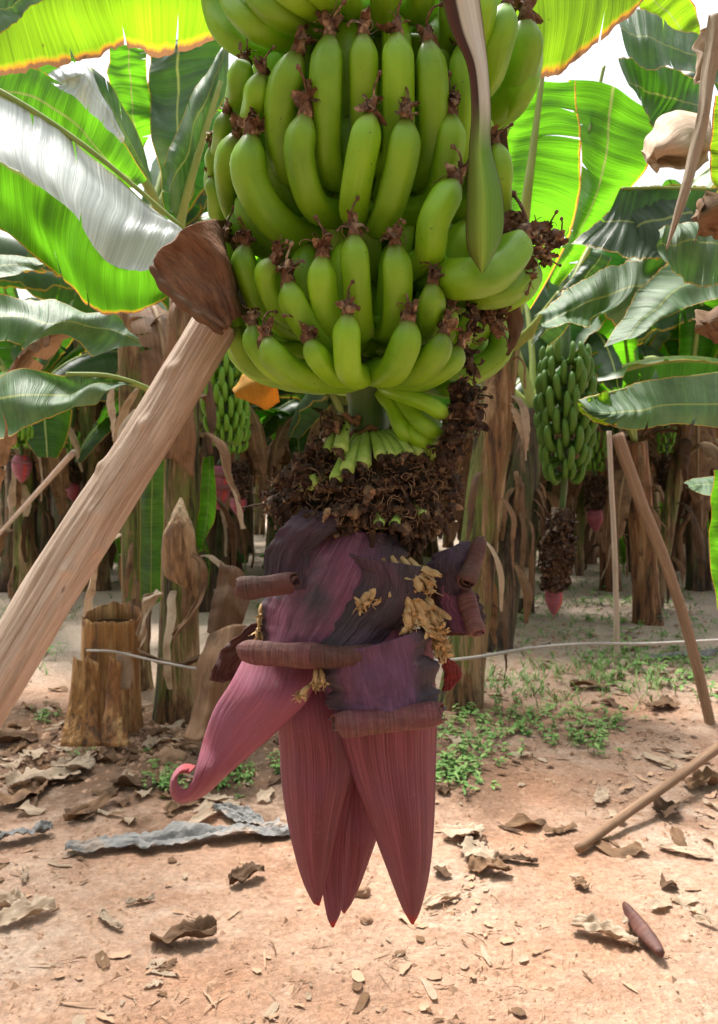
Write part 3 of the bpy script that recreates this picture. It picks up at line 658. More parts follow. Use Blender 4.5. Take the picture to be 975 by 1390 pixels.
o=MB().add(*sheet([[(206,363,1.02),(214,345,1.03),(240,318,1.05),(268,302,1.07),(298,298,1.18),(318,300,1.27)],
                   [(221,384,1.02),(240,362,1.045),(262,340,1.065),(290,325,1.085),(306,322,1.20),(322,325,1.27)],
                   [(250,412,1.02),(268,392,1.05),(288,372,1.07),(308,358,1.09),(314,356,1.20),(328,360,1.27)],
                   [(276,432,1.02),(288,420,1.045),(302,404,1.065),(316,394,1.09),(320,392,1.19),(332,396,1.26)],
                   [(302,450,1.04),(306,446,1.05),(314,438,1.07),(326,430,1.09),(330,428,1.18),(338,430,1.25)]],60,50,.012,7,3)).build('dry_sheath',M['bark'],solid=.005)
tag(o,'brown dried leaf sheath cupped over the top of the thick prop pole','sheath')
o2=MB().add(*sweep(cr([P(205,361,1.02),P(220,386,1.018),P(250,414,1.018),P(277,434,1.018),P(302,453,1.04)],30),[(.0065+.0015*math.sin(i))*math.sin(math.pi*(i+2)/33)**.5 for i in range(30)],8)).build('sheath_rim',M['dry_dark'],o)

# ================================================================== LEAVES (near canopy)
def leaf(curves,m,label=None,parent=None,nu=70,nv=26,wr=.02,seed=0,name='banana_leaf',group=None,rib=None,ragged=.0,tears=(),half=False):
    cs=[cr([P(*q) for q in c],nu) for c in curves]; nvv=nv; rows=[]
    for i in range(nu):
        row=cr([c[i] for c in cs],nvv); s=i/(nu-1)
        for j in range(nvv):
            t_=j/(nvv-1); q=Vector((s*5,t_*2,seed*3.7)); cor=.0014*math.sin(s*nu*1.1+2*noise.noise(Vector((s*20,seed,0))))
            d=Vector((noise.noise(q+Vector((5,5,5)))*wr*.3,noise.noise(q)*wr+cor,noise.noise(q+Vector((9,2,5)))*wr*.4))
            row[j]=row[j]+d
        # scalloped edge
        for side,jj in ((0,(0,1,2)),(1,(nvv-1,nvv-2,nvv-3))):
            e=(noise.noise(Vector((s*16,side*9,seed)))+.6*noise.noise(Vector((s*45,side*9,seed))))*ragged
            dirv=(row[jj[0]]-row[jj[2]]); 
            for k,j in enumerate(jj): row[j]=row[j]+dirv*e*(1,.5,.2)[k]
        rows.append(row)
    v,f,uv=grid(rows)
    if nu>=70 and not tears: 
        rt=random.Random(seed+900); tears=[(rt.uniform(.12,.9),rt.choice((0,1)),rt.uniform(.15,.38)) for _ in range(4)]
    rt=random.Random(seed+5)
    for (ti,side,dep) in tears:     # slit between rows ti and ti+1 from one edge
        f=rip(v,f,nv,int(ti*nu),side,dep*nv,rt.uniform(.6,1.5))
    if half: uv=[(a_,.5+b_/2) for a_,b_ in uv]
    o=MB().add(v,f,uv).build('leaf' if parent is not None else name,M[m],parent)
    if label: o['label']=label
    if parent is None: tag(o,label,'leaf',group)
    if rib:
        a=cr([P(*q) for q in rib[0]],24); MB().add(*sweep(a,[rib[1]+(rib[2]-rib[1])*i/23 for i in range(24)],8)).build('midrib',M['rib'],o)
    return o
M['rib']=simple('midrib_green',(.22,.30,.07),(.33,.38,.12),None,10,.5,.2,(2,2,.5))
M['rib_dry']=simple('midrib_dry',(.30,.20,.11),(.20,.12,.06),None,10,.7,.3)
# left-hand leaves
leaf([[(-120,-60,1.35),(60,-120,1.5),(220,-150,1.6),(420,-170,1.7)],[(-110,30,1.35),(60,-10,1.45),(220,-30,1.5),(400,-50,1.6)],[(-100,140,1.4),(0,118,1.42),(60,100,1.45),(135,78,1.48),(175,66,1.5),(240,62,1.52),(300,46,1.55),(420,30,1.6)]],'leaf_back','yellow green backlit leaf with orange edge across the top left corner',ragged=.5,nu=110,wr=.035,seed=1,half=True,tears=((.55,1,.18),(.36,1,.12),(.7,1,.25)))
leaf([[(-60,-60,1.2),(20,-40,1.25),(100,-60,1.3)],[(-60,20,1.2),(0,10,1.22),(70,-25,1.3)],[(-60,70,1.2),(-5,48,1.2),(40,15,1.25),(90,-20,1.3)]],'leaf_grey','dark grey leaf corner at the extreme top left of the photo',seed=2)
leaf([[(-90,95,1.84),(0,128,1.88),(60,160,1.92),(120,204,1.95),(180,258,1.97),(225,296,1.97),(252,312,1.97)],[(-80,150,1.74),(0,180,1.78),(60,210,1.82),(120,255,1.86),(175,300,1.90),(222,315,1.93),(254,318,1.96)],[(-80,190,1.67),(0,218,1.71),(50,250,1.74),(100,290,1.77),(128,335,1.79),(160,360,1.82),(205,366,1.87),(262,330,1.95)]],'leaf_sheen','shiny silver white leaf sloping down from the left to the sheath',wr=.03,seed=3,ragged=.2,half=True,rib=([(-90,90,1.84),(0,125,1.88),(120,202,1.95),(252,312,1.97)],.010,.005))
leaf([[(-80,170,1.9),(20,230,1.92),(90,270,1.95),(160,330,2.0),(232,350,2.05)],[(-80,240,1.88),(20,290,1.9),(80,330,1.92),(150,370,1.98),(230,380,2.02)],[(-80,280,1.85),(0,312,1.88),(50,348,1.9),(95,392,1.93),(130,420,1.96),(180,424,2.0),(228,402,2.02)]],'leaf_bright','green leaf with yellow lower edge under the silver white leaf',seed=4,ragged=.5,wr=.03,half=True,tears=((.45,1,.4),(.62,1,.25)))
leaf([[(0,85,2.3),(60,95,2.3),(120,130,2.35),(165,190,2.4),(195,240,2.45)],[(-20,120,2.25),(50,135,2.28),(105,170,2.3),(150,220,2.38),(190,250,2.45)],[(-30,150,2.2),(40,190,2.25),(100,215,2.3),(150,245,2.4),(188,258,2.45)]],'leaf_bright','broad green leaf between the top backlit leaf and the silver leaf',seed=5,wr=.03)
leaf([[(62,98,2.2),(110,85,2.25),(140,130,2.3),(170,185,2.35)],[(80,112,2.2),(115,105,2.2),(140,145,2.28),(168,190,2.35)],[(70,112,2.2),(105,135,2.2),(135,165,2.25),(165,195,2.35)]],'leaf_sheen','small white folded leaf strip beside the pale stalk at upper left',seed=6)
# right-hand leaves without a visible plant
leaf([[(600,-60,1.5),(760,-130,1.6),(960,-180,1.7)],[(620,40,1.5),(780,-20,1.55),(930,-90,1.6)],[(640,170,1.5),(690,140,1.5),(726,112,1.5),(768,92,1.52),(820,55,1.55),(862,18,1.58),(900,-28,1.6)]],'leaf_back','yellow green backlit leaf with brown spotted edge at top right of the bunch',ragged=.45,nu=90,wr=.03,seed=8,half=True)
leaf([[(775,330,2.1),(820,290,2.12),(850,262,2.15),(890,252,2.2)],[(800,335,2.05),(850,315,2.08),(890,300,2.1),(940,290,2.15)],[(820,338,2.0),(860,345,2.02),(905,352,2.05),(965,345,2.1)],],'leaf_dark','dark leaf lying flat at right above the grey pair',seed=9,ragged=.4,rib=([(845,256,2.1),(900,255,2.15),(965,257,2.2)],.004,.004))
leaf([[(842,255,2.1),(880,252,2.15),(960,254,2.25),(1010,250,2.3)],[(820,300,2.05),(870,300,2.1),(950,300,2.2),(1010,300,2.25)],[(790,330,2.0),(860,348,2.0),(900,352,2.05),(1010,350,2.2)]],'leaf_dark','second dark flat leaf reaching the right picture edge',seed=19,ragged=.4)
leaf([[(725,430,2.1),(790,380,2.15),(870,352,2.2),(930,350,2.25)],[(735,440,2.05),(800,410,2.08),(870,385,2.1),(930,375,2.2)],[(740,448,2.0),(775,438,2.0),(800,445,2.02),(815,425,2.05),(850,440,2.1),(920,385,2.15)]],'leaf_grey','grey green ragged leaf right of the fruit at mid height',seed=10,ragged=.9,wr=.05,nu=90)
leaf([[(820,470,1.9),(850,420,1.95),(880,380,2.0),(910,355,2.05)],[(850,460,1.85),(890,420,1.9),(930,385,1.95),(1010,370,2.0)],[(868,455,1.85),(905,430,1.88),(950,412,1.9),(1010,400,1.95)]],'leaf_grey','light grey green leaf strip pointing down left at the right side',seed=11,ragged=.3)
leaf([[(835,5,2.0),(880,20,2.05),(930,45,2.1),(1010,70,2.15)],[(840,40,1.95),(880,55,2.0),(930,70,2.05),(1010,95,2.1)],[(850,80,1.9),(890,92,1.95),(930,95,2.0),(1010,130,2.05)]],'leaf_grey','shiny grey green leaf under the sky gap at top right',seed=12,ragged=.3)
leaf([[(840,80,2.1),(880,80,2.1),(930,100,2.15),(960,120,2.2)],[(850,110,2.05),(885,125,2.08),(920,135,2.1),(960,150,2.15)],[(860,120,2.0),(880,160,2.02),(890,172,2.03),(960,160,2.1)]],'leaf_green','green leaf with brown edge below the shiny one at top right',seed=13,ragged=.5)
leaf([[(895,310,1.8),(930,302,1.85),(1010,305,1.9)],[(893,335,1.75),(935,330,1.8),(1010,340,1.85)],[(900,355,1.72),(925,378,1.75),(950,388,1.78),(1010,378,1.8)]],'leaf_grey','rounded grey leaf at the right edge under the brown scraps',seed=14,ragged=.6,wr=.03)
leaf([[(785,545,1.8),(830,530,1.85),(900,515,1.9),(1040,500,2.0)],[(800,560,1.75),(850,560,1.78),(910,550,1.82),(1040,545,1.9)],[(783,548,1.8),(815,572,1.75),(870,582,1.78),(930,578,1.82),(1040,590,1.9)]],'leaf_grey','pale leaf with bright yellow tip reaching in from the right edge',seed=15,ragged=.3,wr=.015,rib=([(790,543,1.8),(860,526,1.87),(940,512,1.93),(1040,500,2.0)],.003,.006))
leaf([[(782,546,1.795),(800,540,1.80),(818,534,1.82),(836,530,1.84)],[(786,552,1.79),(802,552,1.79),(822,552,1.80),(838,550,1.81)],[(786,556,1.78),(805,572,1.76),(825,578,1.755),(836,578,1.755)]],'leaf_back','bright yellow green turned tip of the pale leaf at right',seed=16)
leaf([[(945,30,1.5),(958,90,1.5),(962,200,1.52),(968,300,1.55)],[(990,30,1.5),(985,90,1.5),(980,200,1.5),(975,300,1.5)],[(1040,30,1.5),(1020,90,1.5),(1000,200,1.5),(985,300,1.5)]],'leaf_back','light green leaf sliver on the right picture edge',seed=17,nu=30)if False else None
leaf([[(970,130,1.6),(964,190,1.6),(963,230,1.6),(972,262,1.6)],[(1010,130,1.6),(1000,190,1.6),(1000,230,1.6),(990,262,1.6)],[(1060,130,1.6),(1050,190,1.6),(1040,230,1.6),(1030,270,1.6)]],'leaf_back','light green leaf sliver on the right picture edge',seed=17,nu=30)
leaf([[(968,640,2.2),(966,700,2.2),(962,760,2.2),(975,830,2.2)],[(990,640,2.2),(988,700,2.2),(985,760,2.2),(985,830,2.2)],[(1030,640,2.2),(1030,700,2.2),(1020,760,2.2),(1000,830,2.2)]],'leaf_bright','upright green leaf sliver low on the right picture edge',seed=18,nu=30)
leaf([[(928,655,2.5),(950,648,2.5),(1020,645,2.6)],[(935,660,2.45),(960,658,2.45),(1020,660,2.5)],[(930,660,2.45),(960,672,2.4),(1020,672,2.4)]],'leaf_grey','small pale leaf tip at the right edge above the upright sliver',seed=20,nu=30)
leaf([[(885,-60,2.6),(905,-20,2.6),(945,10,2.6),(950,60,2.6)],[(880,-40,2.6),(890,0,2.6),(920,30,2.6),(940,60,2.6)],[(850,-50,2.6),(870,10,2.6),(900,45,2.6),(935,60,2.6)]],'leaf_back','pale bright green leaf touching the white sky at top right',seed=21,nu=40)
# grey drooping leaves at left
leaf([[(-80,400,2.1),(20,402,2.12),(90,410,2.15),(150,428,2.2),(192,460,2.25)],[(-80,440,2.05),(20,430,2.05),(90,440,2.1),(150,450,2.18),(190,466,2.22)],[(-80,500,2.0),(0,455,2.0),(30,478,2.02),(80,455,2.06),(130,478,2.12),(190,470,2.22)]],'leaf_grey','upper of two drooping grey green leaves at the left edge',seed=22,wr=.06,ragged=.5)
leaf([[(-80,520,1.9),(20,508,1.92),(100,510,1.95),(150,512,2.0),(205,528,2.05)],[(-80,550,1.85),(20,540,1.86),(90,530,1.9),(150,520,1.98),(205,531,2.05)],[(-80,650,1.8),(0,600,1.8),(50,580,1.83),(90,555,1.88),(130,545,1.93),(150,525,1.98),(205,534,2.05)]],'leaf_grey','lower of two drooping grey green leaves at the left edge',seed=23,wr=.05,ragged=.3,rib=([(90,508,1.94),(150,511,1.99),(205,530,2.04),(240,560,2.1)],.006,.009))
leaf([[(-60,340,2.5),(0,345,2.5),(60,350,2.55)],[(-60,360,2.45),(0,360,2.45),(60,358,2.5)],[(-60,385,2.4),(0,378,2.4),(35,368,2.45),(62,362,2.5)]],'leaf_grey','small pale leaf edge at left between the green and drooping leaves',seed=24,nu=30)
# dead hanging foliage at right
def dry_leaf_obj(curves,m,label,nu=40,nv=16,wr=.03,seed=0,solid=.0015,cat='dry leaf'):
    o=MB().add(*sheet(curves,nu,nv,wr,4.5,seed)).build('dry_leaf',M[m],solid=solid); tag(o,label,cat); return o
dry_leaf_obj([[(872,208,1.72),(882,176,1.74),(912,152,1.78),(960,156,1.82)],[(874,214,1.64),(892,192,1.64),(925,172,1.67),(960,180,1.72)],[(878,212,1.66),(898,210,1.62),(935,200,1.64),(960,200,1.70)],[(876,208,1.70),(898,216,1.69),(932,212,1.69),(960,208,1.72)],[(886,238,1.70),(904,226,1.66),(935,232,1.66),(962,220,1.72)]],'dry_pale','pale curled dead leaf hanging at upper right',wr=.035,seed=31)
dry_leaf_obj([[(962,20,1.5),(955,80,1.5),(945,160,1.48),(925,250,1.46),(904,336,1.45)],[(972,18,1.49),(966,80,1.48),(954,160,1.47),(933,250,1.455),(906,338,1.45)],[(985,20,1.5),(975,90,1.5),(960,170,1.48),(938,255,1.46),(908,338,1.45)]],'dry_pale','long straw coloured dead leaf strip dangling at the upper right',nu=60,wr=.008,seed=32)
dry_leaf_obj([[(952,40,1.52),(945,60,1.52),(945,95,1.52),(940,112,1.52)],[(985,40,1.5),(975,70,1.5),(965,100,1.5),(958,120,1.5)]],'dry_pale','torn straw flap at the head of the dangling strip',seed=33,wr=.02)
dry_leaf_obj([[(945,285,1.7),(950,268,1.7),(975,262,1.7),(1010,260,1.7)],[(938,300,1.66),(955,292,1.64),(980,285,1.64),(1010,285,1.68)],[(950,325,1.7),(960,318,1.68),(980,322,1.68),(1010,320,1.7)]],'dry','crumpled brown leaf scrap at the right edge below the strip',seed=34,wr=.04)
dry_leaf_obj([[(940,432,1.8),(955,420,1.8),(1010,415,1.8)],[(945,445,1.76),(965,440,1.75),(1010,440,1.76)],[(960,460,1.8),(980,466,1.8),(1010,462,1.8)]],'dry','brown leaf scrap at the right edge under the rounded grey leaf',seed=35,wr=.03)
dry_leaf_obj([[(316,528,2.9),(332,508,2.9),(352,498,2.9),(362,496,2.9)],[(318,534,2.84),(340,524,2.83),(358,518,2.84),(372,515,2.86)],[(322,540,2.86),(345,548,2.85),(362,556,2.87),(380,546,2.9)]],'leaf_yellow','orange yellow dying leaf behind the lower left of the fruit',seed=36,wr=.012)

# ================================================================== BANANA PLANTS
def trunk_geo(base, top, r0, r1, seed=0, n=28, m=44, bend=(0,0)):
    mid=(base+top)/2+Vector((bend[0],bend[1],0)); pth=cr([base-Vector((0,0,.05)),mid,top],m)
    def mod(s,ph):
        q=Vector((math.cos(ph)*1.3,math.sin(ph)*1.3,s*2.0+seed*5))
        sp=((ph*1.0+s*2.2+seed)%(2*math.pi))/(2*math.pi)       # overlapping sheath lips
        return 1+.12*noise.noise(q)+.05*noise.noise(q*3.5)+.07*(sp**3)+.05*(((ph+2.6-s*1.4+seed*2)%(2*math.pi))/(2*math.pi))**4
    rad=[r0+(r1-r0)*(i/(m-1))**.8+.03*math.exp(-i/3.0) for i in range(m)]
    return sweep(pth,rad,n,mod), pth
def strip(p, L, wd, d, seed, curl=.6):
    """hanging dead leaf strip from p; d = outward horizontal direction"""
    rnd=random.Random(seed); s=Vector((-d.y,d.x,0)); q=p.copy(); rows=[]; n=16
    vel=(d*rnd.uniform(.2,.8)+Vector((0,0,rnd.uniform(-.2,.5)))).normalized()
    for i in range(n):
        t_=i/(n-1); ww=wd*(.35+.65*math.sin(math.pi*(.12+.85*t_)))*.5
        tw=curl*math.sin(t_*4+seed)
        ss=(s*math.cos(tw)+d*math.sin(tw)); nn=ss.cross(vel).normalized()
        rows.append([q+ss*ww*k+nn*(ww*.45*abs(k)+rnd.gauss(0,wd*.05)) for k in (-1,-.5,0,.5,1)])
        vel=(vel+Vector((rnd.gauss(0,.12),rnd.gauss(0,.12),-.38))).normalized(); q=q+vel*(L/n)
    return grid(rows)
def strips(plant, pth, r, cnt, seed, Lr=(.25,.8), wr_=(.03,.09), mats=('dry','dry','dry_pale','dry_dark'), zr=(0.2,1.0)):
    rnd=random.Random(seed)
    for k in range(cnt):
        s=rnd.uniform(*zr); c=pth[min(len(pth)-1,int(s*(len(pth)-1)))]; a=rnd.uniform(-math.pi,math.pi)*(1 if k%3==0 else .55)-math.pi/2
        d=Vector((math.cos(a),math.sin(a),0)); L=min(rnd.uniform(*Lr),max(.12,c.z*.9))
        MB().add(*strip(c+d*r*.98,L,rnd.uniform(*wr_),d,seed*50+k)).build('dry_leaf',M[rnd.choice(mats)],plant)
# generic leaf variants (local space, growing from the origin towards +X)
def generic_leaf(seed, Lb=1.5, wd=.26, rise=1.0, droop=1.5, pet=.35):
    rnd=random.Random(seed); n=46; nv=15; d=Vector((math.cos(rise),0,math.sin(rise))); q=Vector((0,0,0)); pts=[q.copy()]
    for i in range(n): 
        d=(d+Vector((0,rnd.gauss(0,.012),-droop/n*(.4+1.3*i/n)))).normalized(); q=q+d*((Lb+pet)/n); pts.append(q.copy())
    k0=int(n*pet/(Lb+pet)); rows=[]; drop=0; tear=0
    fold=rnd.uniform(.25,.9)
    for i in range(k0,n+1):
        t_=(i-k0)/(n-k0); w_=wd*(math.sin(math.pi*min(1,(t_*.94+.04))))**.45*(1-.25*t_)
        T=(pts[min(i+1,n)]-pts[max(i-1,0)]).normalized(); S=Vector((0,1,0)); N=T.cross(S)*-1
        if N.z<0: N=-N
        if rnd.random()<.16: tear=rnd.uniform(-.25,.5)
        row=[]
        for j in range(nv):
            v_=j/(nv-1)*2-1; dr=(fold+tear*(1 if v_>0 else -.6))*abs(v_)**1.4
            row.append(pts[i]+S*(v_*w_*math.cos(dr*.8))-N*(w_*abs(v_)*math.sin(dr))+N*.012*noise.noise(Vector((t_*30,v_*2,seed))))
        rows.append(row)
    gv,gf,gu=grid(rows); cut=[(rnd.randrange(3,len(rows)-3),rnd.choice((0,1)),rnd.randrange(3,7)) for _ in range(9)]
    for k,sd,dp in cut: gf=rip(gv,gf,nv,k,sd,dp,rnd.uniform(.5,1.6))
    b=MB().add(gv,gf,gu)
    rb=MB().add(*sweep(pts,[.022*(1-i/n)+.004 for i in range(n+1)],8))
    return b,rb
VAR=[]
for k in range(7):
    b,rb=generic_leaf(100+k,Lb=random.uniform(1.2,1.8),wd=random.uniform(.2,.3),rise=(1.25,1.0,.8,1.1,.6,1.3,.9)[k],droop=(1.6,2.0,2.4,1.2,2.2,2.6,1.5)[k])
    mats=('leaf_green','leaf_bright','leaf_dark','leaf_grey','leaf_green','leaf_bright','leaf_dark')
    lo=b.build('leaf',M[mats[k]],local=True); ro=rb.build('midrib',M['rib'],lo,local=True); VAR.append((lo,ro))
b,rb=generic_leaf(300,1.2,.15,.5,4.2,.2); dl=b.build('dead_leaf',M['dry'],local=True); dr_=rb.build('midrib',M['rib_dry'],dl,local=True)
used_first=set()
def add_leaf(plant, loc, az, sc_, k, tiltz=0):
    src=VAR[k] if k>=0 else (dl,dr_)
    if k not in used_first: used_first.add(k); l,r=src
    else:
        l=src[0].copy(); COL.objects.link(l); r=src[1].copy(); COL.objects.link(r)
    l.parent=plant; r.parent=l; l.location=loc-Vector(plant.location); l.rotation_euler=(tiltz,0,az); l.scale=(sc_,)*3
    return l
def plant(bx,by,tx,ty,wb,wt,m,label,leaves=6,strp=8,seed=0,dY=0,group=None,lsc=1.0,bend=(0,0),lk=None,dead=2,az0=None,topz=None,cat='banana plant',azs=None):
    base=G(bx,by); Yt=base.y+dY; top=P(tx,ty,Yt)
    pl=empty('banana_plant',base); tag(pl,label,cat,group)
    (v,f,uv),pth=trunk_geo(base,top,W(wb/2,base.y),W(wt/2,Yt),seed,bend=bend)
    MB().add(v,f,uv).build('trunk',M[m],pl)
    strips(pl,pth,W(wb/2,base.y),strp,seed+1,zr=(.25,.98))
    rnd=random.Random(seed+5)
    for i in range(leaves):
        a=azs[i] if azs else rnd.uniform(0,2*math.pi) if az0 is None else az0+rnd.uniform(-1,1)
        add_leaf(pl,pth[-1],a,lsc*rnd.uniform(.8,1.15),(lk[i%len(lk)] if lk else rnd.randrange(7)))
    for i in range(dead): add_leaf(pl,pth[-1]-Vector((0,0,rnd.uniform(.05,.35))),rnd.uniform(0,6.28),lsc*rnd.uniform(.7,1),-1)
    return pl,pth
BP='banana plants in the plantation behind'
# near left clump
pl2,pt2=plant(240,985,252,400,58,40,'trunk','banana plant with pointed dead sheath just right of the cut stump',leaves=0,strp=14,seed=2,dY=.15,dead=0,group=BP)
# pointed tan sheath tip on the front of that plant
o=MB().add(*spoon([(262,800,3.87),(225,780,3.85),(222,730,3.84),(232,700,3.86),(245,676,3.9)],[(268,815,3.9),(270,780,3.86),(266,730,3.84),(256,700,3.86),(247,676,3.9)],3.85,.05,wr=.008,nu=34,nv=13)).build('dead_sheath',M['sheathtip'],pl2,solid=.004); o['label']='pointed tan dead sheath on the trunk'
o=MB().add(*spoon([(222,600,3.97),(228,560,3.95),(240,540,3.96)],[(262,650,3.97),(266,580,3.95),(258,540,3.96)],3.97,.04,wr=.01,nu=24,nv=13)).build('dead_sheath',M['dry'],pl2,solid=.004)
leaf([[(190,815,4.2),(190,700,4.2),(192,600,4.2),(200,540,4.2)],[(205,820,4.18),(206,700,4.18),(208,600,4.18),(210,540,4.2)],[(219,815,4.2),(222,700,4.2),(224,600,4.2),(222,540,4.2)]],'leaf_green',parent=pl2,seed=40,nu=40,wr=.02,label='upright blue green leaf beside the trunk')
leaf([[(262,740,4.3),(270,690,4.3),(276,620,4.3)],[(275,745,4.28),(282,690,4.28),(284,620,4.28)],[(268,750,4.3),(292,700,4.3),(290,620,4.3)]],'leaf_bright',parent=pl2,seed=41,nu=30,wr=.02)
# leaves reaching up from it
leaf([[(200,60,2.9),(200,120,2.9),(210,200,2.9),(225,285,2.95)],[(250,55,2.85),(240,120,2.85),(240,200,2.85),(235,290,2.95)],[(320,50,2.8),(300,100,2.85),(270,180,2.88),(240,295,2.95)]],'leaf_dark',parent=pl2,seed=42,wr=.04,label='broad dark leaf behind the fruit at upper left')
leaf([[(318,40,2.7),(290,80,2.7),(262,130,2.7),(232,195,2.7),(222,225,2.7)],[(312,55,2.68),(290,110,2.66),(268,165,2.66),(250,215,2.7),(230,260,2.72)],[(310,110,2.68),(292,160,2.68),(272,210,2.7),(258,270,2.75),(240,300,2.78)]],'leaf_grey',parent=pl2,seed=43,wr=.03,rib=([(300,110,2.66),(275,190,2.68),(250,280,2.75),(243,330,2.85),(245,400,3.3)],.008,.022),label='folded pale green leaf with light midrib at upper left')
leaf([[(150,60,2.9),(148,110,2.9),(165,160,2.9),(182,200,2.95)],[(175,62,2.88),(178,110,2.88),(182,160,2.88),(188,200,2.95)],[(204,65,2.9),(200,100,2.9),(208,140,2.9),(212,165,2.9),(196,205,2.95)]],'leaf_bright',parent=pl2,seed=44,wr=.03,ragged=.3,label='bright green leaf with orange edge at upper left')
leaf([[(112,84,2.6),(140,100,2.6),(165,140,2.6),(190,185,2.65),(205,235,2.7)],[(118,95,2.58),(145,135,2.58),(170,180,2.6),(192,225,2.65),(210,265,2.7)],[(120,90,2.6),(140,145,2.58),(160,190,2.6),(180,225,2.65),(205,262,2.7)]],'leaf_grey',parent=pl2,seed=45,rib=([(120,92,2.6),(150,160,2.6),(185,225,2.66),(215,285,2.75),(238,380,3.2)],.008,.02),label='narrow grey green leaf on a pale stalk at upper left')
plant(185,935,176,420,34,30,'trunk','slender dark green banana trunk seen just behind the thick prop pole',leaves=9,strp=8,seed=3,dead=2,group=BP,lk=[0,1,5,2],azs=[2.2,.9,3.3,1.5,1.2,1.9,.3,2.8,4.2],lsc=1.5)
plant(128,800,118,440,38,32,'trunk','banana plant with hanging straw strips left of the prop pole at mid distance',leaves=6,strp=12,seed=4,group=BP)
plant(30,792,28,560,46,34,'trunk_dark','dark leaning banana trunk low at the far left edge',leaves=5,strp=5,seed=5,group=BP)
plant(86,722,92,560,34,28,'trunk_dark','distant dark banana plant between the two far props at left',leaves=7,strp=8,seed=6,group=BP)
plant(292,768,300,520,32,28,'trunk_brown','banana plant carrying the left background bunch behind the prop pole',leaves=6,strp=12,seed=7,group=BP)
plant(378,772,392,520,40,34,'trunk','banana plant with straw rags just left of the bud behind the fruit',leaves=6,strp=16,seed=8,group=BP)
# right clump
plR,ptR=plant(622,962,684,470,54,44,'trunk','olive banana plant leaning right directly behind the right flank of the bunch',leaves=0,strp=8,seed=9,dY=.1,dead=0,group=BP)
for a,b in (((686,490),(640,380)),((688,480),(700,330)),((690,490),(760,400)),((684,500),(640,440)),((680,500),(720,360))):
    YY=ptR[-1].y; pth=cr([P(a[0],a[1]+30,YY),P(a[0],a[1]-10,YY-.03),P((a[0]+b[0])/2,(a[1]+b[1])/2,YY-.25),P(b[0],b[1],YY-.7)],14)
    MB().add(*sweep(pth,[.045-.0018*i for i in range(14)],10)).build('petiole',M['rib'],plR)
leaf([[(690,120,2.4),(688,200,2.4),(690,280,2.45),(696,400,2.6)],[(735,110,2.38),(722,200,2.38),(712,280,2.4),(704,400,2.6)],[(782,110,2.4),(788,180,2.4),(786,260,2.42),(770,330,2.5),(720,420,2.65)]],'leaf_bright',parent=plR,seed=50,wr=.03,rib=([(738,90,2.37),(724,200,2.37),(713,290,2.39),(705,400,2.6)],.007,.02),label='tall bright green leaf right of the fruit with pale midrib')
leaf([[(770,110,2.55),(790,200,2.55),(775,300,2.6),(745,380,2.7)],[(830,120,2.5),(820,220,2.5),(790,310,2.55),(752,385,2.7)],[(900,150,2.5),(880,220,2.5),(845,270,2.55),(800,330,2.6),(757,392,2.7)]],'leaf_bright',parent=plR,seed=51,wr=.03,rib=([(820,90,2.55),(800,180,2.53)],.006,.006),label='second bright green leaf further right')
leaf([[(720,470,2.9),(740,420,2.9),(775,380,2.9),(800,340,2.9)],[(735,460,2.88),(760,425,2.88),(790,385,2.88),(815,345,2.9)],[(745,470,2.9),(775,440,2.9),(800,400,2.9),(830,350,2.9)]],'leaf_dark',parent=plR,seed=52)
plant(668,880,726,560,46,40,'trunk_dark','brown ragged banana trunk leaning right of the olive one',leaves=10,strp=18,seed=10,dY=.3,group=BP,azs=[.2,.9,2.0,1.5,.5,1.2,1.8,2.6,-.3,3.4],lk=[3,2,4,0,5,1],lsc=1.45)
plant(880,845,862,600,36,32,'trunk_brown','short brown banana trunk standing behind the leaning brown prop',leaves=6,strp=6,seed=11,group=BP)
FAR=[(745,772,748,560,26,'distant banana plant left of the dark bunch stalk at right'),(795,764,800,540,24,'distant banana plant behind the white prop'),(918,772,905,560,26,'distant banana plant with rags right of the leaning brown prop'),(948,800,940,540,30,'banana plant with straw rags near the right edge'),(975,752,972,560,24,'distant banana plant cut by the right edge'),
     (18,745,12,570,24,'distant banana plant cut by the left edge'),(332,750,330,560,24,'distant banana plant between the bud and the left background bunch'),(430,760,428,560,24,'distant banana plant hidden partly behind the bud, left side'),(560,765,565,560,26,'distant banana plant hidden partly behind the bud, right side'),(60,730,66,570,20,'far banana plant right of the dark leaning trunk at left'),
     (150,735,152,560,22,'far banana plant behind the slender green trunk'),(352,726,356,590,16,'farthest banana plant left of the bud'),(770,735,772,580,18,'far banana plant behind the dark bunch'),(845,735,850,580,18,'far banana plant between the two right props'),(890,730,893,585,16,'farthest banana plant right of the short brown trunk'),(700,728,705,585,16,'farthest banana plant beyond the leaning trunks'),(250,735,252,580,20,'far banana plant beyond the pointed dead sheath'),(480,728,482,590,16,'farthest banana plant straight behind the bud')]
for i,(bx,by,tx,ty,wd,lb) in enumerate(FAR): plant(bx,by,tx,ty,wd,wd*.85,('trunk_dark','trunk_brown','trunk')[i%3],lb,leaves=8,strp=14,seed=60+i,group=BP,lsc=1.3,dead=5)
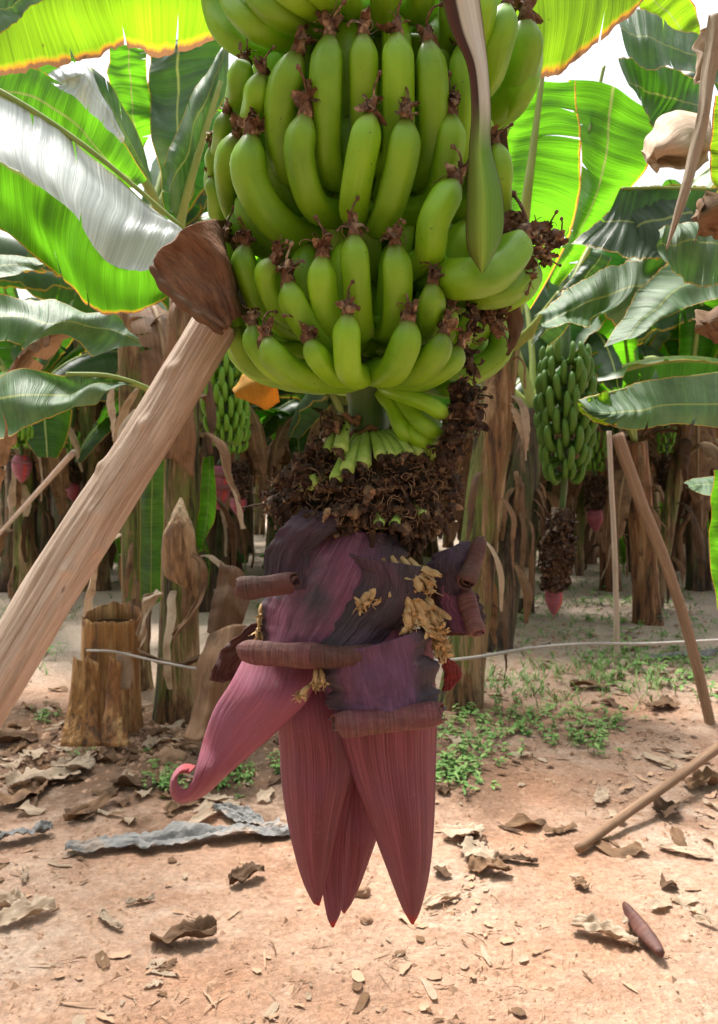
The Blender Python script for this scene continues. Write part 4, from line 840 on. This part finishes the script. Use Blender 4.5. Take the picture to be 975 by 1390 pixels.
# background row beyond, seen as plants closing the view
random.seed(5)
k=0
for xx in range(-9,10,2):
    k+=1
    base=Vector((xx+random.uniform(-.6,.6),17+random.uniform(-1.5,2.5),0)); pl=empty('banana_plant',base)
    tag(pl,'far banana plant of the last row, shaded and half hidden','banana plant','last row of banana plants')
    (v,f,uv),pth=trunk_geo(base,base+Vector((random.uniform(-.2,.2),0,2.2)),.13,.1,k,n=12,m=12); MB().add(v,f,uv).build('trunk',M['trunk_dark'],pl)
    for i in range(11): add_leaf(pl,pth[-1]-Vector((0,0,random.uniform(0,.3))),random.uniform(0,6.28),random.uniform(1.1,1.5),random.choice((2,6,0,1,3,4)))
    for i in range(5): add_leaf(pl,pth[-1]-Vector((0,0,random.uniform(.1,.9))),random.uniform(0,6.28),random.uniform(.8,1.1),-1)
# rows between, shaded plants one cannot tell apart
spots=[]
for row,(yy,n_) in enumerate(((7.9,5),(9.4,8),(10.8,10),(12.6,11),(14.6,12))):
    for q in range(n_):
        hw=yy*.50; xx=-hw+2*hw*(q+.5)/n_+random.uniform(-.3,.3)
        if yy<8 and (.5<xx<1.4 or -.2<xx<-.9): xx+=1.0
        spots.append((xx,yy+random.uniform(-.4,.4),row))
for idx,(xx,yy,row) in enumerate(spots):
    base=Vector((xx,yy,0)); pl=empty('banana_plant',base); tag(pl,'shaded banana plant standing deep among the rows','banana plant','shaded banana plants deep in the rows')
    r_=random.uniform(.08,.12); hh=random.uniform(1.9,2.3)
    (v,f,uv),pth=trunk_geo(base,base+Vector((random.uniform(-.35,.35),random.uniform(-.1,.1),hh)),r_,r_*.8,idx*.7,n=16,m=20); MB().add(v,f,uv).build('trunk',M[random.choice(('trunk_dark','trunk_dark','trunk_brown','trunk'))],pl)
    strips(pl,pth,r_*.9,9,500+idx,Lr=(.3,1.1),wr_=(.04,.13),mats=('dry','dry_dark','dry','dry_pale'))
    for i in range(7): add_leaf(pl,pth[-1]-Vector((0,0,random.uniform(0,.2))),random.uniform(0,6.28),random.uniform(1.0,1.45),random.choice((2,6,0,1,3,4,5)))
    for i in range(4): add_leaf(pl,pth[-1]-Vector((0,0,random.uniform(.05,.7))),random.uniform(0,6.28),random.uniform(.7,1.1),-1)
    for i in range(random.choice((0,0,1,3))): 
        l=add_leaf(pl,Vector((xx+random.uniform(-.3,.3),yy+random.uniform(-.3,.1),-.05)),random.uniform(0,6.28),random.uniform(.45,.7),random.choice((0,5,1))); l.rotation_euler[1]=-.35
# unseen plants added beside and behind the camera to shade the scene
side=[(-2.4,.4),(-2.7,2.2),(2.5,.9),(2.7,2.6),(-3.2,-1.6),(3.3,-1.4),(-1.5,-3.2),(.4,-3.6),(2.0,-3.3),(-2.8,-4.6),(3.9,-3.9),(-4.3,.6),(4.5,.8),(-.6,-5.6),(1.6,-5.8)]
for idx,(xx,yy) in enumerate(side):
    base=Vector((xx,yy,0)); pl=empty('banana_plant',base); tag(pl,'unseen banana plant added beside or behind the camera for shade','banana plant','unseen banana plants added around the camera')
    (v,f,uv),pth=trunk_geo(base,base+Vector((random.uniform(-.1,.1),0,2.2)),.12,.09,idx*1.3,n=16,m=16); MB().add(v,f,uv).build('trunk',M['trunk'],pl)
    away=math.atan2(yy-1.2,xx)
    for i in range(11): add_leaf(pl,pth[-1],away+random.uniform(-2.4,2.4),random.uniform(.9,1.25),random.choice((0,1,2,3,4,5,6)))
    for i in range(4): add_leaf(pl,pth[-1]-Vector((0,0,.2)),random.uniform(0,6.28),.9,-1)
# cut stump
base=G(150,1000); stp=empty('banana_stump',base); tag(stp,'cut hollow straw coloured banana stump at left with torn rim','stump')
top=P(153,838,base.y)
pth=cr([base-Vector((0,0,.05)),(base+top)/2,top],30)
def smod(s,ph): return 1+.06*noise.noise(Vector((math.cos(ph)*1.5,math.sin(ph)*1.5,s*2)))+.07*(((ph+s)%(2*math.pi))/(2*math.pi))**3
v,f,uv=sweep(pth,[W(37,base.y)+.05*math.exp(-i/4) for i in range(30)],40,smod,cap=False)
v2=[p.copy() for p in v]
for j in range(40):                                 # higher lip at the back
    i=29*40+j; c=pth[-1]; d=v[i]-c; v[i]=v[i]+Vector((0,0,.05*max(0,d.y/.13)+.02*noise.noise(Vector((j*.6,0,3)))))
MB().add(v,f,uv).build('outer_sheath',M['stump'],stp,solid=.008)
for rr,hh in ((.82,-.03),(.6,-.05),(.38,-.07)):
    p3=[q.copy() for q in pth[12:]]; p3=[q+Vector((0,0,hh*(i/len(p3)))) for i,q in enumerate(p3)]
    v,f,uv=sweep(p3,[W(37,base.y)*rr]*len(p3),28,lambda s,ph:1+.12*noise.noise(Vector((math.cos(ph)*2,math.sin(ph)*2,rr*9))),cap=rr<.5)
    MB().add(v,f,uv).build('inner_sheath',M['dry_dark'],stp)
o=MB().add(*spoon([(158,885,3.82),(157,915,3.81),(155,935,3.81)],[(178,885,3.82),(180,915,3.82),(177,935,3.82)],3.8,.01,nu=12,nv=7)).build('dry_flap',M['dry_pale'],stp,solid=.003)
for i,(x0,x1) in enumerate(((118,150),(100,130),(150,190),(112,122))):
    o=MB().add(*spoon([(x0,890,3.8),(x0-6,950,3.75),(x0-18,1012,3.66)],[(x0+16,900,3.8),(x0+14,960,3.74),(x1-12,1012,3.64)],3.75,.02,wr=.01,nu=20,nv=9,seed=i)).build('dry_flap',M['stump'],stp,solid=.003)
# dried leaf mass between clumps
for i,(c,m,lb) in enumerate((([[(285,860,3.6),(270,900,3.55),(262,960,3.5),(250,1000,3.4)],[(310,850,3.55),(296,900,3.45),(285,960,3.4),(275,1002,3.35)],[(345,850,3.6),(325,900,3.55),(310,960,3.5),(296,990,3.4)]],'dry','brown withered leaf slumped between the stump and the bud'),
     ([[(300,760,3.9),(290,810,3.85),(280,860,3.8)],[(320,770,3.85),(312,810,3.78),(300,870,3.75)],[(340,790,3.9),(335,830,3.85),(318,880,3.8)]],'dry_dark','dark withered leaf curl left of the bud shoulder'),
     ([[(185,880,3.75),(215,892,3.7),(250,898,3.66),(290,880,3.7)],[(190,886,3.72),(215,900,3.68),(250,905,3.64),(292,888,3.7)]],'dry','dry leaf ribbon stretched right from the stump'),
     ([[(212,800,3.7),(196,812,3.68),(188,850,3.66),(186,870,3.66)],[(222,806,3.68),(206,820,3.66),(200,855,3.64),(192,880,3.64)]],'dry_pale','bent dry leaf hooked over between stump and trunk'),
     ([[(258,755,3.72),(272,770,3.7),(268,810,3.68),(250,840,3.66),(232,860,3.64)],[(262,750,3.72),(280,770,3.7),(275,815,3.66),(256,845,3.64),(236,866,3.62)]],'dry','curled dry ribbon looping beside the pointed dead sheath'))):
    dry_leaf_obj(c,m,lb,wr=.04,seed=70+i)
# string tied round the stump, hose at right
pole('cord',[P(118,883,3.70),P(150,884,3.66),P(180,890,3.68),P(225,900,3.6),P(288,912,3.6)],.006,.006,'pipe','grey cord tied round the stump and running right','cord',n=6,seg=40,wob=.2)
pole('hose',[P(560,900,4.3),P(640,893,4.3),P(720,880,4.35),P(800,874,4.4),P(880,874,4.4),P(1000,868,4.5)],.009,.009,'pipe','thin grey irrigation hose sagging behind the white prop','hose',n=8,seg=60,wob=.05)
# background props
def gp(px,py,tx,ty,Yt,r0,r1,m,label,bend=(0,0),name='prop_pole'):
    b=G(px,py); t_=P(tx,ty,b.y if Yt is None else Yt); mid=(b+t_)/2+Vector((W(bend[0],b.y),0,W(bend[1],b.y)))
    return pole(name,[b-Vector((0,0,.04)),b.lerp(t_,.25)+(mid-(b+t_)/2)*.7,mid,b.lerp(t_,.75)+(mid-(b+t_)/2)*.3,t_],r0,r1,m,label,'pole','thin props in the background',n=14,seg=50,wob=.12,seed=px)
gp(838,905,827,585,None,.021,.016,'wood_pale','slender whitish upright prop right of the dark bunch',(2,0))
gp(968,988,838,590,4.6,.026,.036,'wood_brown','curved brown prop leaning left at the right side',(10,0))
gp(780,782,763,672,None,.022,.02,'wood_pale','short pale prop behind the dark bunch stalk')
gp(88,696,58,560,None,.03,.025,'wood_pale','far thin prop leaning left at the left side')
gp(-40,768,100,614,5.0,.022,.02,'wood_pale','far prop crossing diagonally towards the thick pole at left')
gp(920,775,928,560,None,.03,.025,'wood_brown','far brown prop near the right edge')
gp(890,705,872,560,None,.05,.04,'wood_pale','farthest pale prop behind the leaning brown prop')
gp(160,700,155,560,None,.04,.03,'wood_brown','far brown prop behind the thick pole')
# stick lying on the ground
pole('stick',[G(785,1152,.02),G(850,1105,.05),G(910,1062,.09),G(1010,990,.14)],.016,.021,'wood_brown','brown wooden stick lying on the soil at lower right','stick',n=12,seg=40,wob=.1)
# ---- background bunches
bm_=banana_mesh(cr([Vector((.115,0,.07)),Vector((.12,0,.02)),Vector((.09,0,-.02)),Vector((.02,0,0))],12),.0175,8)
seedb=MB().add(*bm_)
BANME=None
def far_bunch(px,ytop,ybot,Y,wpx,label,hands,per,bud=None,scale=1.0,scaly=0,dark=False):
    global BANME
    c=P(px,ytop,Y); z0,z1=P(px,ytop,Y).z,P(px,ybot,Y).z
    t_=empty('banana_bunch',Vector((c.x,Y,z1))); tag(t_,label,'banana bunch','bunches on the plants behind')
    Rr=W(wpx/2,Y)
    for h in range(hands):
        z=z0+(z1-z0)*(h+.5)/hands; s_=math.sin(math.pi*(.22+.62*(h+.5)/hands))**.6
        for k in range(per):
            a=2*math.pi*(k+.5*(h%2))/per+random.uniform(-.08,.08)
            if BANME is None: o=seedb.build('banana',M['banana_far'],t_,local=True); BANME=o.data
            else: o=bpy.data.objects.new('banana',BANME); COL.objects.link(o); o.parent=t_
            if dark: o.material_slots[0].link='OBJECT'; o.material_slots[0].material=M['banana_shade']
            q=Rr/.135*s_*random.uniform(.92,1.06)
            o.location=(0,0,z-z1+random.uniform(-.012,.012)); o.rotation_euler=(random.uniform(-.1,.1),random.uniform(-.2,.2),a+random.uniform(-.06,.06)); o.scale=(q,q*.95,q*random.uniform(1.05,1.3))
    top=Vector((c.x+.02,Y+.15,z0+.5))
    pts=[top,Vector((c.x,Y,z0+.05)),Vector((c.x,Y,(z0+z1)/2)),Vector((c.x,Y,z1-.02))]
    if bud: pts.append(P(px+bud[2],bud[0],Y))
    MB().add(*sweep(cr(pts,30),[.03-.0005*i for i in range(30)],10)).build('stalk',M['stalk'],t_)
    if bud:
        b0=P(px+bud[2],bud[0],Y); b1=P(px+bud[2],bud[1],Y); L=(b0-b1).length; r=bud[3]
        if scaly:
            mb=MB(); q0=P(px+bud[2]*.3,scaly[0],Y); q1=b0
            for i in range(240):
                s=random.random(); cpt=q0.lerp(q1,s); a=random.uniform(0,6.28); d=Vector((math.cos(a),math.sin(a),0)); rr=scaly[1]*(.75+.35*math.sin(s*math.pi))
                petal(mb,cpt+d*rr*.7,d*.6+Vector((0,0,-.8)),.05,.035,random.uniform(-1.5,1.5),0,4)
            mb.add(*sweep([q0,q0.lerp(q1,.5),q1],[scaly[1]*.7]*3,12)); mb.build('bract_scars',M['flower'],t_)
        n=14; path=cr([b0,b0.lerp(b1,.5),b1],n); rad=[r*math.sin(math.pi*(.22+.76*(i/(n-1))))**.8 for i in range(n)]
        MB().add(*sweep(path,rad,14,lambda s,ph:1+.06*abs(math.sin(2.5*ph+s*2)))).build('flower_bud',M['bract'],t_)
        if len(bud)>4:
            for yy in bud[4]: 
                q=P(px+bud[2],yy,Y-r*.8); MB().add(*sweep([q-Vector((r*.9,0,0)),q,q+Vector((r*.9,0,0))],[r*.22]*3,10)).build('rolled_bract',M['roll_red'],t_)
    return t_
random.seed(11)
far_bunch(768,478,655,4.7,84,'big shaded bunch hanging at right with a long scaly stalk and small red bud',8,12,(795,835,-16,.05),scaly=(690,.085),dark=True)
far_bunch(305,475,605,5.2,66,'green bunch hanging behind the thick pole with two rolled bracts on its bud',7,12,(632,692,-8,.085,(645,662)))
far_bunch(808,590,640,7.5,36,'small distant bunch just right of the shaded bunch',4,9,(690,722,0,.07),scaly=(645,.09))
far_bunch(28,585,605,6.5,52,'small distant bunch with red bud at the left edge',3,9,(618,655,2,.075,(628,)))
far_bunch(322,560,615,6.8,40,'distant bunch half hidden right of the left background bunch',4,9,(672,700,2,.07),scaly=(625,.09))
far_bunch(905,585,615,8.5,30,'tiny distant bunch between the props at right edge',3,8,(668,692,3,.08),scaly=(620,.09))
far_bunch(96,590,620,9.0,30,'tiny distant bunch beside the far thin prop at left',3,8,(655,680,3,.08),scaly=(625,.09))

# ================================================================== GROUND LITTER
def litter(px,py,wpx,lpx,ang,m,label,seed,h=.02,name='dry_leaf',cat='dry leaf',curl=.5,lift=.0):
    c=G(px,py); rnd=random.Random(seed); wd=W(wpx,c.y); L=W(lpx,c.y); pl_=name=='plastic_sheet'; n=70 if pl_ else 30; nv=21 if pl_ else 13; rows=[]
    dx=Vector((math.cos(ang),math.sin(ang)*1.6,0)); dx.normalize(); sy=Vector((-dx.y,dx.x,0))
    for i in range(n):
        s=i/(n-1); w_=wd*(.5+.6*math.sin(math.pi*min(1,s*.85+.1)))*(1+.5*noise.noise(Vector((s*9,seed,1)))+.35*noise.noise(Vector((s*26,seed,2))))*.5; row=[]
        for j in range(nv):
            v_=j/(nv-1)*2-1; p=c+dx*(L*(s-.5))+sy*(v_*w_)+sy*(.15*wd*math.sin(s*3+seed))
            p.z=gz(p.x,p.y)+.006+lift+h*(.5+.9*noise.noise(Vector((s*3,v_*1.3,seed*2.1))))*1.2+curl*w_*abs(v_)**2*(.6+.6*math.sin(s*5+seed))
            if pl_:
                p=p+sy*wd*(.35*noise.noise(Vector((s*7,1,seed)))+.12*noise.noise(Vector((s*22,v_*1.5,seed))))
                p.z+=.022*abs(noise.noise(Vector((s*L*28,v_*2.2,seed))))+.012*abs(noise.noise(Vector((s*L*70,v_*5,seed+3))))
            else: p=p+sy*w_*.25*noise.noise(Vector((s*8,round(v_),seed)))+Vector((0,0,.004*noise.noise(Vector((s*9,v_*4,seed)))))
            row.append(p)
        rows.append(row)
    o=MB().add(*grid(rows)).build(name,M[m],solid=.0012); tag(o,label,cat); return o
LT=[(60,1065,50,90,.5,'dry_pale','pale crumpled dead leaf on the soil at left below the stump'),(30,1085,40,70,1.2,'dry','brown dead leaf at the left edge below the prop pole'),(125,1105,22,90,.9,'dry','curved brown leaf ribbon on the soil below the stump'),
(100,1050,30,60,-.3,'dry_pale','upright pale leaf scrap among the leaves near the stump'),(35,1248,30,80,.35,'dry_pale','straw leaf strip lowest at the left edge'),(15,1235,22,60,-.4,'dry_pale','straw leaf strip crossing the lowest one at left'),(33,1195,8,34,-1.0,'dry_pale','small straw sliver above the crossed strips at left'),
(190,1225,10,40,.3,'dry_pale','small curled straw piece in the lower left middle'),(150,1255,12,60,-.5,'dry_pale','thin straw piece with dark scrap beside it at lower left'),(250,1278,34,90,.1,'dry_dark','dark brown shrivelled leaf at the bottom left of the bud'),(335,1198,26,50,.2,'dry_dark','small dark shrivelled scrap left of the bract tips'),
(290,1090,18,90,-.35,'dry_pale','pale strip of dead leaf under the curled bract tip'),(250,1100,20,50,.7,'dry','short brown leaf near the curled bract tip'),(630,1140,40,50,.8,'dry_pale','pale broken leaf piece uppermost right of the long bract'),(650,1165,34,60,-.6,'dry_pale','pale folded leaf lying right of the long bract'),(665,1185,28,60,-.4,'dry','brown folded leaf at the foot of the pale pile'),
(645,1150,20,50,-1.1,'dry_dark','dark leaf tucked in the pale pile'),(600,1225,14,60,.3,'dry_pale','thin pale scrap near the right bract tip'),(820,1275,30,90,-.35,'dry_pale','pale leaf piece on the soil at lower right'),(860,1262,22,26,.8,'dry_pale','small bright leaf chip beside the red husk'),(790,1205,18,28,-1.1,'dry','small grey brown leaf in the lower right middle'),
(815,1085,16,60,1.0,'dry_pale','grey straw piece at right beyond the stick'),(895,1040,14,60,-1.1,'dry_pale','pale bark strip above the stick'),(905,1105,34,44,.5,'dry_dark','dark cupped leaf just beyond the stick'),(930,1160,14,70,-.4,'dry_pale','thin pale leaf strip below the stick at right'),(805,937,26,60,-.1,'dry','orange brown leaf lying in the sunny grass at right'),
(900,965,26,50,.6,'dry','brown leaf at the foot of the leaning brown prop'),(760,1128,14,50,.2,'dry','brown leaf scrap left of the stick end'),(700,1170,14,60,-.2,'dry_dark','dark thin leaf right of the pale pile'),(955,1070,24,60,.1,'dry','brown leaf near the right edge by the stick'),(180,1075,26,60,-.2,'dry_dark','dark leaf under the stump roots'),
(20,1020,30,60,.3,'dry_dark','dark leaf behind the foot of the prop pole'),(330,1015,24,60,.5,'dry','brown leaf behind the curled bract'),(720,745,12,40,-.5,'dry_pale','pale torn leaf scrap beyond the leaning trunks')]
for i,(px,py,wd,L,an,m,lb) in enumerate(LT): litter(px,py,wd,L,an,m,lb,i+1,h=.03 if wd>20 else .012)
litter(250,1145,36,310,.12,'plastic','long torn strip of grey plastic sheet on the soil left of the bud',81,h=.03,name='plastic_sheet',cat='plastic sheet',curl=.15)
litter(30,1142,24,80,.35,'plastic','small torn grey plastic piece at the left edge',82,h=.03,name='plastic_sheet',cat='plastic sheet',curl=.3)
litter(345,1120,22,130,-.25,'plastic','second grey plastic strip crossing behind the maroon bracts',83,h=.03,name='plastic_sheet',cat='plastic sheet',curl=.2)
litter(930,893,12,120,.2,'plastic','grey plastic scrap under the hose at right',84,h=.03,name='plastic_sheet',cat='plastic sheet',curl=.2)
# fallen husk
c=G(872,1262,.03); d=(G(900,1295,.03)-G(850,1232,.03)); a=c-d*.5; b=c+d*.5
o=MB().add(*sweep(cr([a+Vector((0,0,.01)),c,b],20),[.006+.016*math.sin(math.pi*(i+.5)/20)**.6 for i in range(20)],16,lambda s,ph:1+.12*math.sin(3*ph+s*4))).build('fallen_bud',M['bract_brown']); tag(o,'fallen reddish brown flower husk at the lower right','flower husk')
# lumps
def lump(px,py,wpx,label,seed):
    c=G(px,py); r=W(wpx/2,c.y); import bmesh
    bm=bmesh.new(); bmesh.ops.create_icosphere(bm,subdivisions=4,radius=1); 
    for v in bm.verts:
        k=1+.28*noise.noise(v.co*1.3+Vector((seed,0,0)))+.12*noise.noise(v.co*4+Vector((seed,0,0)))+.05*noise.noise(v.co*11)
        v.co=Vector((v.co.x*r*k,v.co.y*r*k*.8,v.co.z*r*k*.7))
    me=bpy.data.meshes.new('soil_clod'); bm.to_mesh(me); bm.free(); me.materials.append(M['rock']); me.polygons.foreach_set('use_smooth',[True]*len(me.polygons))
    o=bpy.data.objects.new('soil_clod',me); COL.objects.link(o); o.location=c+Vector((0,0,r*.35)); tag(o,label,'earth lump')
lump(228,1040,46,'largest rounded earth lump at the foot of the trunk right of the stump',1); lump(215,1000,30,'smaller earth lump against the trunk base right of the stump',2); lump(352,1008,26,'earth lump behind the curled bract',3); lump(985-2,1213,10,'pebble at the right edge',4) if False else None
lump(492,1214,22,'dark earth lump between the two bract points',5); lump(497,1252,18,'small earth lump low between the bract tips',6); lump(255,985,24,'earth lump right behind the largest one',8)
random.seed(31)
# clods and crumbs
mb=MB()
def crumb(mb,p,r):
    v=[];n=6
    for (x,y,z) in ((1,0,0),(-1,0,0),(0,1,0),(0,-1,0),(0,0,1),(0,0,-1),(.7,.7,.3),(-.7,.6,.4),(.5,-.8,.3),(-.6,-.6,.5)):
        pass
    k=[random.uniform(.6,1.2) for _ in range(6)]
    v=[p+Vector((r*k[0],0,0)),p+Vector((0,r*k[1],0)),p+Vector((-r*k[2],0,0)),p+Vector((0,-r*k[3],0)),p+Vector((random.uniform(-.3,.3)*r,random.uniform(-.3,.3)*r,r*.7*k[4])),p+Vector((0,0,-r*.4))]
    mb.add(v,[(0,1,4),(1,2,4),(2,3,4),(3,0,4),(1,0,5),(2,1,5),(3,2,5),(0,3,5)])
for i in range(9000):
    if i<2600: px=random.gauss(210,150) if i%2 else random.uniform(600,960); py=random.gauss(1005,28) if px<420 else random.gauss(890,45)
    else: px=random.uniform(-60,1040); py=random.uniform(900,1390)
    if py<760: continue
    p=G(px,py); p.z=gz(p.x,p.y); r=abs(random.gauss(0,.012))+.002 if i<2600 else abs(random.gauss(0,.0032))*random.choice((1,1,1,2.2))+.001
    crumb(mb,p,min(r,.035))
o=mb.build('soil_crumbs',M['crumb'],smooth=False,local=True); tag(o,'loose soil crumbs and clods strewn over the ground','soil crumbs',kind='stuff')
# litter flakes and fibres
mb=MB()
for i in range(5200):
    px=random.uniform(-60,1040); py=random.choice((random.uniform(780,1390),random.uniform(780,1390),random.gauss(1040,40),random.gauss(990,40),random.gauss(870,50)))
    if py<745: continue
    p=G(px,py)
    if noise.noise(Vector((p.x*1.7,p.y*1.7,4)))+.6*noise.noise(Vector((p.x*6,p.y*6,4)))<random.uniform(-.1,.42): continue
    p.z=gz(p.x,p.y)+.004; L=random.uniform(.01,.06)*(1 if py>950 else 1.8); a=random.uniform(0,6.28); d=Vector((math.cos(a),math.sin(a),random.uniform(-.1,.35)))
    d=Vector((math.cos(a),math.sin(a),0)); sd_=Vector((-d.y,d.x,0)); wd=random.choice((.0008,.0012,.002,.003,.006,.012))*random.uniform(.7,1.4); L*=random.choice((.4,.7,1,1.6)); q=p.copy(); rw=[]; bend=random.gauss(0,.5)
    for k in range(5):
        ww=wd*(.4+.7*math.sin(math.pi*(k+.6)/5)); u_=Vector((0,0,.001+abs(random.gauss(0,.0025))))
        rw.append([q-sd_*ww+u_*random.random()*2,q+u_,q+sd_*ww+u_*random.random()*2]); d=(d+sd_*bend/5).normalized(); q=q+d*L/4
    mb.add(*grid(rw),mi=random.choice((0,1,1,1,0,2)) if py<1050 else random.choice((0,1,1,3,3,3)))
for i in range(150):
    px=random.choice((random.gauss(140,110),random.gauss(140,110),random.uniform(600,1000))); py=random.gauss(1035,38) if px<450 else random.choice((random.gauss(930,40),random.uniform(1000,1250)))
    if py<800: continue
    p=G(px,py); p.z=gz(p.x,p.y)+.008; a=random.uniform(0,6.28); d=Vector((math.cos(a),math.sin(a),0)); sd_=Vector((-d.y,d.x,0)); L=random.uniform(.05,.20); wd=random.uniform(.008,.035); q=p.copy(); rw=[]; bend=random.gauss(0,1.0); sv=random.random()*50
    for k in range(12):
        ww=wd*(.3+.8*math.sin(math.pi*(k+.7)/13))*(1+.3*random.gauss(0,.5))
        rw.append([q+sd_*ww*e_+Vector((0,0,abs(e_)**2*ww*.6*math.sin(k*.5+sv)+.012*(.5+noise.noise(Vector((k*.3,e_,sv)))))) for e_ in (-1,-.6,-.2,.2,.6,1)]); d=(d+sd_*bend/12).normalized(); sd_=Vector((-d.y,d.x,0)); q=q+d*L/11
    mb.add(*grid(rw),mi=random.choice((0,0,1,1,2)))
o=mb.build('leaf_litter',[M['dry'],M['dry_pale'],M['dry_dark'],M['crumb']],local=True); tag(o,'small brown and straw coloured leaf litter scattered on the soil','leaf litter',kind='stuff')
# weeds
def blade(mb,p,d,L,wd,mi=0):
    s=Vector((-d.y,d.x,0)); s=s.normalized() if s.length>1e-3 else Vector((1,0,0)); rows=[]; q=p.copy(); vel=d.normalized()
    for i in range(5):
        t_=i/4; ww=wd*math.sin(math.pi*(.12+.86*t_)); rows.append([q-s*ww*.5,q+Vector((0,0,-ww*.12)),q+s*ww*.5]); vel=(vel+Vector((0,0,-.22))).normalized(); q=q+vel*(L/4)
    mb.add(*grid(rows),mi)
def weeds(name,pts,label,cat='weeds',size=.035,mi=None,grass=False):
    mb=MB()
    for (px,py,sx,sy,n) in pts:
        for i in range(n):
            a=random.gauss(px,sx); b=random.gauss(py,sy)
            if b<735: continue
            p=G(a,b); p.z=gz(p.x,p.y)
            if grass:
                for k in range(4): 
                    an=random.uniform(0,6.28); blade(mb,p,Vector((math.cos(an)*.5,math.sin(an)*.5,1)),random.uniform(.03,.09)*size/.035,.005*size/.035,random.randrange(2))
            else:
                h=random.uniform(.02,.07)*size/.035; lean=Vector((random.gauss(0,.4),random.gauss(0,.4),1)).normalized(); tp=p+lean*h
                mb.add(*sweep([p,p+lean*h*.5,tp],[.0015,.0013,.001],4))
                for k in range(random.randint(3,6)):
                    an=random.uniform(0,6.28); q=p.lerp(tp,random.uniform(.4,1)); blade(mb,q,Vector((math.cos(an),math.sin(an),random.uniform(.1,.7))),size*random.uniform(.6,1.3),size*.42*random.uniform(.7,1.2),random.randrange(2))
    o=mb.build(name,[M['weed'],M['weed_light']],local=True); tag(o,label,cat,kind='stuff')
weeds('weeds',[(640,1000,35,30,110),(720,985,45,14,80),(615,1050,18,16,60),(800,1005,20,12,34),(840,985,20,8,16)],'leafy green weeds creeping over the soil right of the bracts',size=.04)
weeds('weeds',[(225,1062,14,12,60),(310,1055,18,10,70),(375,1045,6,6,20),(60,985,12,6,18),(95,1040,20,8,10)],'small bright green weeds by the trunk feet at left',size=.026)
weeds('grass',[(850,915,70,22,220),(700,930,50,16,90),(780,820,80,25,140),(900,790,70,25,120),(60,830,40,20,60),(20,880,30,20,50),(700,780,30,10,40)],'thin pale grass and seedlings on the sunny soil at mid distance','grass',size=.05,grass=True)
weeds('weeds',[(800,820,80,30,120),(20,860,30,25,60),(900,900,60,30,70),(130,760,60,20,40),(370,800,30,20,30)],'low seedlings spread between the far rows','weeds',size=.07)
